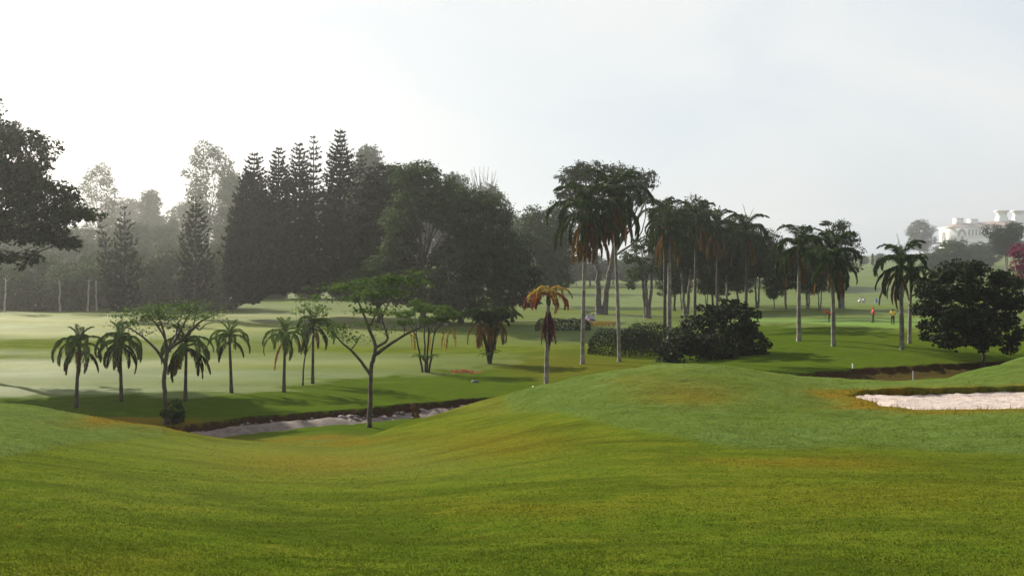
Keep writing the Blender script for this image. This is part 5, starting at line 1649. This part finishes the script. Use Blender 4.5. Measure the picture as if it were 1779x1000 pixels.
def cart(label, base, rz, body, roof, bags, sc=1.0):
    root = thing('golf_cart', label, 'golf cart', base, rz)
    root.scale = (sc,) * 3

    def part(nm, mat, fn, parent=root, smooth=False):
        mb = MB()
        fn(mb)
        return link(nm, mb.mesh(nm, M[mat], smooth), parent)
    part('body', body, lambda m: m.prism([(-1.15, 0.32), (0.55, 0.25), (1.15, 0.32), (1.2, 0.55), (1.0, 0.78), (0.62, 0.86), (0.48, 0.42), (-0.05, 0.42), (-0.12, 0.70), (-0.7, 0.72), (-0.8, 0.62), (-1.2, 0.6)], -0.58, 0.58))
    part('seat', 'cart_white', lambda m: m.prism([(-0.68, 0.72), (-0.02, 0.72), (0.0, 0.82), (-0.5, 0.84), (-0.62, 1.22), (-0.74, 1.22)], -0.54, 0.54))
    part('roof', roof, lambda m: m.prism([(-1.05, 1.76), (0.72, 1.76), (0.78, 1.80), (0.6, 1.85), (-0.9, 1.86), (-1.1, 1.80)], -0.60, 0.60))
    for x0, x1 in ((0.66, 0.45), (-0.85, -0.8)):
        for y in (-0.53, 0.53):
            part('roof_post', 'cart_white', lambda m: m.tube([(x0, y, 0.7), ((x0 + x1) / 2, y, 1.3), (x1, y, 1.77)], 0.025, 6))
    part('windscreen', 'cart_glass', lambda m: m.add([(0.64, -0.5, 0.88), (0.64, 0.5, 0.88), (0.48, 0.5, 1.74), (0.48, -0.5, 1.74), (0.625, -0.5, 0.88), (0.625, 0.5, 0.88), (0.465, 0.5, 1.74), (0.465, -0.5, 1.74)],
                                                    [[0, 1, 2, 3], [7, 6, 5, 4], [0, 4, 5, 1], [1, 5, 6, 2], [2, 6, 7, 3], [3, 7, 4, 0]]))
    part('steering_wheel', 'cart_black', lambda m: m.tube([(0.3 + 0.08 * math.cos(t) * 0.7, 0.25 + 0.17 * math.sin(t), 1.0 + 0.15 * math.cos(t)) for t in np.linspace(0, 6.283, 13)], 0.016, 5))
    for x in (0.78, -0.78):
        for y in (-0.52, 0.52):
            w = part('wheel', 'tyre', lambda m: m.tube([(x, y - 0.10, 0.22), (x, y - 0.08, 0.22), (x, y + 0.08, 0.22), (x, y + 0.10, 0.22)], [0.17, 0.22, 0.22, 0.17], 16))
            part('rim', 'cart_white', lambda m: m.tube([(x, y - 0.106, 0.22), (x, y + 0.106, 0.22)], 0.11, 12), w)
    for y in (-0.4, 0.4):
        part('headlight', 'cart_white', lambda m: m.box((1.17, y, 0.60), (0.06, 0.16, 0.08)))
    for y, bm_ in zip((-0.25, 0.25), bags):
        part('bag', bm_, lambda m: m.tube([(-0.98, y, 0.55), (-1.0, y, 0.8), (-1.05, y, 1.2), (-1.06, y, 1.35)], [0.13, 0.15, 0.15, 0.12], 10))
    return root


mg, n_, l_ = new_mat('cart_glass')
o_ = n_.new('ShaderNodeOutputMaterial')
pg = n_.new('ShaderNodeBsdfPrincipled')
pg.inputs['Base Color'].default_value = (0.7, 0.74, 0.75, 1)
pg.inputs['Roughness'].default_value = 0.05
pg.inputs['Transmission Weight'].default_value = 0.9
pg.inputs['IOR'].default_value = 1.1
l_.new(pg.outputs['BSDF'], o_.inputs['Surface'])
M['cart_glass'] = mg
b = find(1023, 562, 150, 175)
cart('lilac and white golf cart with a dark roof behind the hedge', b, -math.pi / 2 - 0.5, 'cart_pink', 'cart_black', ('bag_orange', 'cart_black'))
b = at(1497, 330)
cart('small white buggy with a dark roof far off on the fairway', b, math.pi, 'cart_white', 'cart_black', ('cart_black', 'cart_black'), 0.85)
# blue cone beside the far buggy
b = at(1522, 318)
root = thing('marker_cone', 'tall blue cone standing on the far fairway right of the buggy', 'cone', b)
mb = MB()
mb.tube([(0, 0, 0), (0, 0, 0.5), (0, 0, 1.2), (0, 0, 1.55)], [0.42, 0.34, 0.16, 0.06], 12)
link('cone', mb.mesh('cone', M['bag_blue'], True), root)
mb = MB()
mb.box((0, 0, 0.03), (1.0, 1.0, 0.06))
link('foot', mb.mesh('foot', M['cart_black']), root)

# ------------------------------------------------------------------ stakes and small things
STK = [(1481, 643, (78, 92), 0.56, 'white stake on the far bank of the right ditch', 0.05),
       (1586, 657, (72, 84), 0.54, 'white stake on the near side of the right ditch', 0.026),
       (926, 679, (46.5, 60), 0.5, 'small white stake peeping over the crest left of the dying palm', 0.035),
       (187, 553, (165, 195), 0.8, 'white stake at the wood edge left of the conifer with two stems', 0.05)]
for i, (px, yb, (d0, d1), h, lab, r_) in enumerate(STK):
    b = find(px, yb, d0, d1) if i != 2 else at(926, 49.5)
    if i == 2:
        h = top_h(b, 670)
    if i == 0:
        b = at(1481, 83.6)
        h = top_h(b, 631)
    root = thing('marker_stake', lab, 'stake', b, 0, 'white marker stakes')
    mb = MB()
    mb.tube([(0, 0, -0.2), (0, 0, h - 0.12)], r_, 8)
    link('post', mb.mesh('post', M['white'], True), root)
    mb = MB()
    mb.tube([(0, 0, h - 0.12), (0, 0, h - 0.03), (0, 0, h)], [r_ * 1.04, r_ * 1.04, r_ * 0.5], 8)
    link('tip', mb.mesh('tip', M['white'], True), root)

M['utility'] = mat_plain('utility_box', (0.012, 0.012, 0.03), 0.6)
M['yellow_rim'] = mat_plain('yellow_rim', (0.5, 0.42, 0.05), 0.6)
b = at(1116, 118)
root = thing('rounded_box', 'dark rounded box with a yellow edged top behind the hedge', 'box', b)
prof = [(-0.58, 0)] + [(0.58 * math.cos(t), 1.15 + 0.75 * math.sin(t)) for t in np.linspace(math.pi, 0, 9)] + [(0.58, 0)]
mb = MB()
mb.prism(prof[::-1], -0.4, 0.4)
link('shell', mb.mesh('shell', M['utility']), root)
mb = MB()
mb.tube([(p[0] * 1.02, -0.4, p[1] + 0.01) for p in prof[1:-1]], 0.035, 6)
link('rim', mb.mesh('rim', M['yellow_rim'], True), root)

# litter of red blossom and a drain lid on the fairway
M['red_petal'] = mat_leaf('red_petals', (0.16, 0.03, 0.02), (0.40, 0.09, 0.05), 0.2)
b = find(806, 646, 78, 96)
rng = np.random.default_rng(8)
n = 380
P = np.stack([rng.normal(0, 0.62, n), rng.normal(0, 0.6, n), np.zeros(n)], 1)
P[:, 2] = base_z(P[:, 0] + b[0], P[:, 1] + b[1]) - b[2] + 0.03 + 0.20 * np.exp(-(P[:, 0] / 0.6) ** 2 - (P[:, 1] / 0.6) ** 2) * rng.uniform(0.2, 1, n)
v, f = kites(P, np.array([0, 0, 1.0]) + rng.normal(size=(n, 3)) * 0.4, 0.14, 0.7, rng)
o = link('fallen_petals', mesh_np('fallen_petals', v, f, tint=rng.uniform(0, 1, n), mats=[M['red_petal']]), None, b)
tag(o, 'low heap of fallen red petals on the lawn left of the dark palm clump', 'petals', kind='stuff')
b = find(825, 664, 74, 90)
root = thing('drain_lid', 'small dark drain lid lying in the lawn below the dark palm clump', 'drain lid', b)
mb = MB()
mb.box((0, 0, 0.06), (0.42, 0.5, 0.14))
link('lid', mb.mesh('lid', M['utility']), root)
mb = MB()
mb.box((0, 0, 0.0), (0.52, 0.6, 0.16))
link('frame', mb.mesh('frame', M['bark_grey']), root)

# ------------------------------------------------------------------ rocks along the ditch
import bmesh
ROCKS = []
M['rock'] = mat_plain('rock', (0.15, 0.12, 0.11), 0.9, (0.05, 0.042, 0.04), 2.5, 0.6)
M['rock_pale'] = mat_plain('rock_pale', (0.30, 0.25, 0.23), 0.9, (0.16, 0.13, 0.12), 2.5, 0.6)
for s in range(6):
    bm = bmesh.new()
    bmesh.ops.create_icosphere(bm, subdivisions=2, radius=0.5)
    rr = random.Random(s)
    dirs = [Vector((rr.uniform(-1, 1), rr.uniform(-1, 1), rr.uniform(-1, 1))).normalized() for _ in range(9)]
    cut = [rr.uniform(0.28, 0.42) for _ in range(9)]
    for v in bm.verts:
        for d__, c__ in zip(dirs, cut):
            k__ = v.co.dot(d__) - c__
            if k__ > 0:
                v.co -= d__ * k__ * 0.9
        v.co.z *= 0.75
    me = bpy.data.meshes.new('rock')
    bm.to_mesh(me)
    bm.free()
    me.materials.append(M['rock'] if s % 3 else M['rock_pale'])
    ROCKS.append(me)
rng = np.random.default_rng(55)
RLAB = 'rough grey rock lying in the stony stretch of the ditch bank'
for i in range(120):
    u = rng.uniform(0, 1)
    if i < 60:
        px = 588 + 60 * u
    elif i < 90:
        px = 650 + 185 * u
    else:
        px = 340 + 260 * u
    x = np.interp(px, [330, 450, 600, 700, 850], [(330 - CX) * 57.2 / F, (450 - CX) * 59.9 / F, (600 - CX) * 62.8 / F, (700 - CX) * 64.9 / F, (850 - CX) * 68.8 / F])
    tt = rng.uniform(0.12, 0.42) if i < 90 else rng.uniform(0.06, 0.16)
    w = np.interp(x, DX, DW)
    y = np.interp(x, DX, DY) - tt * w
    z = base_z(np.array([x]), np.array([y]))[0] + np.interp(tt, [0.0, 0.16, 0.42], [-0.25, -0.42, -0.75])
    sz = rng.uniform(0.22, 0.5) if i < 90 else rng.uniform(0.12, 0.22)
    o = link('rock', ROCKS[rng.integers(0, 6)], None, (x, y, z), (rng.uniform(-0.4, 0.4), rng.uniform(-0.4, 0.4), rng.uniform(0, 6.28)), (sz * rng.uniform(0.9, 1.5), sz, sz * rng.uniform(0.7, 1)))
    tag(o, RLAB if i < 90 else 'small stone lodged in the red soil bank of the ditch', 'rock', 'rocks in the ditch' if i < 90 else 'stones in the soil bank')

# ------------------------------------------------------------------ turf blades on the near ground
rng = np.random.default_rng(77)
NB = 400000
r0_, r1_ = np.searchsorted(rows, 8.6), np.searchsorted(rows, 50.0)
c0_, c1_ = np.searchsorted(cols, -420), np.searchsorted(cols, 2250)
cw_ = np.diff(cols)[c0_:c1_]
dp_ = np.abs(np.diff(HY + F * 4.0 / rows))[r0_:r1_]
wt = np.clip(dp_, 0, None)
wt = wt / wt.sum()
ri = r0_ + rng.choice(len(wt), NB, p=wt)
ci = c0_ + rng.choice(len(cw_), NB, p=cw_ / cw_.sum())
u, v = rng.uniform(0, 1, NB), rng.uniform(0, 1, NB)


def bil(A):
    return (A[ri, ci] * (1 - u) + A[ri + 1, ci] * u) * (1 - v) + (A[ri, ci + 1] * (1 - u) + A[ri + 1, ci + 1] * u) * v


bxp, byp, bzp = bil(GX), bil(GY), bil(GZ)
bro, bst, bpl = bil(a_rough), bil(a_straw), bil(a_pale_lit)
keep = (bunker_e(bxp, byp) > 1.025)
bxp, byp, bzp, bro, bst, bpl = (q[keep] for q in (bxp, byp, bzp, bro, bst, bpl))
n = len(bxp)
clum = np.clip(vnoise(bxp, byp, 0.28, 61) + 0.5 * vnoise(bxp, byp, 0.11, 62), -0.6, 1)
hgt = rng.uniform(0.012, 0.030, n) * (1 + 1.6 * bro * (0.7 + clum) + 0.6 * bst + 0.5 * clum)
near_lip = np.exp(-((bunker_e(bxp, byp) - 1.05) / 0.05) ** 2)
hgt = hgt * (1 + 2.2 * near_lip)
wid = 0.003 + 0.00024 * byp
an = rng.uniform(0, 6.283, n)
ln = rng.normal(size=(n, 2)) * 0.6
P = np.stack([bxp, byp, bzp - 0.004], 1)
sd = np.stack([np.cos(an), np.sin(an), 0 * an], 1) * wid[:, None]
tip = P + np.stack([ln[:, 0] * hgt, ln[:, 1] * hgt, hgt], 1)
vv = np.stack([P - sd, P + sd, tip], 1).reshape(-1, 3)
me = mesh_np('turf_blades', vv, np.arange(3 * n).reshape(-1, 3), tint=np.clip(rng.normal(0.5, 0.28, n), 0, 1))
for k, q in (('rough', bro), ('straw', bst), ('pale', bpl)):
    a_ = me.attributes.new(k, 'FLOAT', 'FACE')
    a_.data.foreach_set('value', q.astype(np.float32))
m, nn_, ll_ = new_mat('turf_blade')
out_ = nn_.new('ShaderNodeOutputMaterial')


def fattr(k):
    x = nn_.new('ShaderNodeAttribute')
    x.attribute_name = k
    return x.outputs['Fac']


c = mix_rgb(nn_, ll_, fattr('tint'), (0.036, 0.068, 0.005), (0.114, 0.156, 0.016))
c = mix_rgb(nn_, ll_, fattr('rough'), c, mix_rgb(nn_, ll_, fattr('tint'), (0.062, 0.112, 0.020), (0.120, 0.184, 0.052)))
c = mix_rgb(nn_, ll_, fattr('pale'), c, mix_rgb(nn_, ll_, fattr('tint'), (0.13, 0.165, 0.04), (0.30, 0.31, 0.10)))  # blades carry the same dew paleness and painted sunlight
c = mix_rgb(nn_, ll_, fattr('straw'), c, mix_rgb(nn_, ll_, fattr('tint'), (0.13, 0.075, 0.008), (0.24, 0.135, 0.014)))
db = nn_.new('ShaderNodeBsdfDiffuse')
tb_ = nn_.new('ShaderNodeBsdfTranslucent')
ms = nn_.new('ShaderNodeMixShader')
ms.inputs[0].default_value = 0.15
gn = nn_.new('ShaderNodeNewGeometry')
vm = nn_.new('ShaderNodeMix')
vm.data_type = 'VECTOR'
vm.inputs[0].default_value = 0.22
vm.inputs[4].default_value = (0, 0, 1)
ll_.new(gn.outputs['Normal'], vm.inputs[5])
vn = nn_.new('ShaderNodeVectorMath')
vn.operation = 'NORMALIZE'
ll_.new(vm.outputs[1], vn.inputs[0])
ll_.new(vn.outputs['Vector'], db.inputs['Normal'])
ll_.new(c, db.inputs['Color'])
ll_.new(c, tb_.inputs['Color'])
ll_.new(db.outputs[0], ms.inputs[1])
ll_.new(tb_.outputs[0], ms.inputs[2])
ll_.new(ms.outputs[0], out_.inputs['Surface'])
me.materials.append(m)
o = link('turf_blades', me)
tag(o, 'short mown grass blades covering the near slopes', 'grass', kind='stuff')

# a few fallen leaves on the near slopes
rng = np.random.default_rng(91)
k_ = rng.choice(len(bxp), 170)
P = np.stack([bxp[k_], byp[k_], bzp[k_] + 0.018], 1)
v, f = kites(P, np.array([0, 0, 1.0]) + rng.normal(size=(170, 3)) * 0.35, 0.045, 0.6, rng)
o = link('fallen_leaves', mesh_np('fallen_leaves', v, f, tint=rng.uniform(0, 1, 170), mats=[M['frond_dead']]))
tag(o, 'few small dry leaves scattered over the near slopes', 'leaves', kind='stuff')

# ------------------------------------------------------------------ haze
hb = MB()
hb.box((0, 1000, 45), (9200, 2200, 118))
hm, n_, l_ = new_mat('haze')
ho = n_.new('ShaderNodeOutputMaterial')
pv = n_.new('ShaderNodeVolumePrincipled')
pv.inputs['Color'].default_value = (0.94, 0.96, 0.98, 1)
pv.inputs['Density'].default_value = HAZE_DENSITY
pv.inputs['Anisotropy'].default_value = HAZE_G
l_.new(pv.outputs['Volume'], ho.inputs['Volume'])
hz_o = link('haze', hb.mesh('haze', hm))
tag(hz_o, 'thin morning mist filling the air over the course', 'haze', kind='stuff')
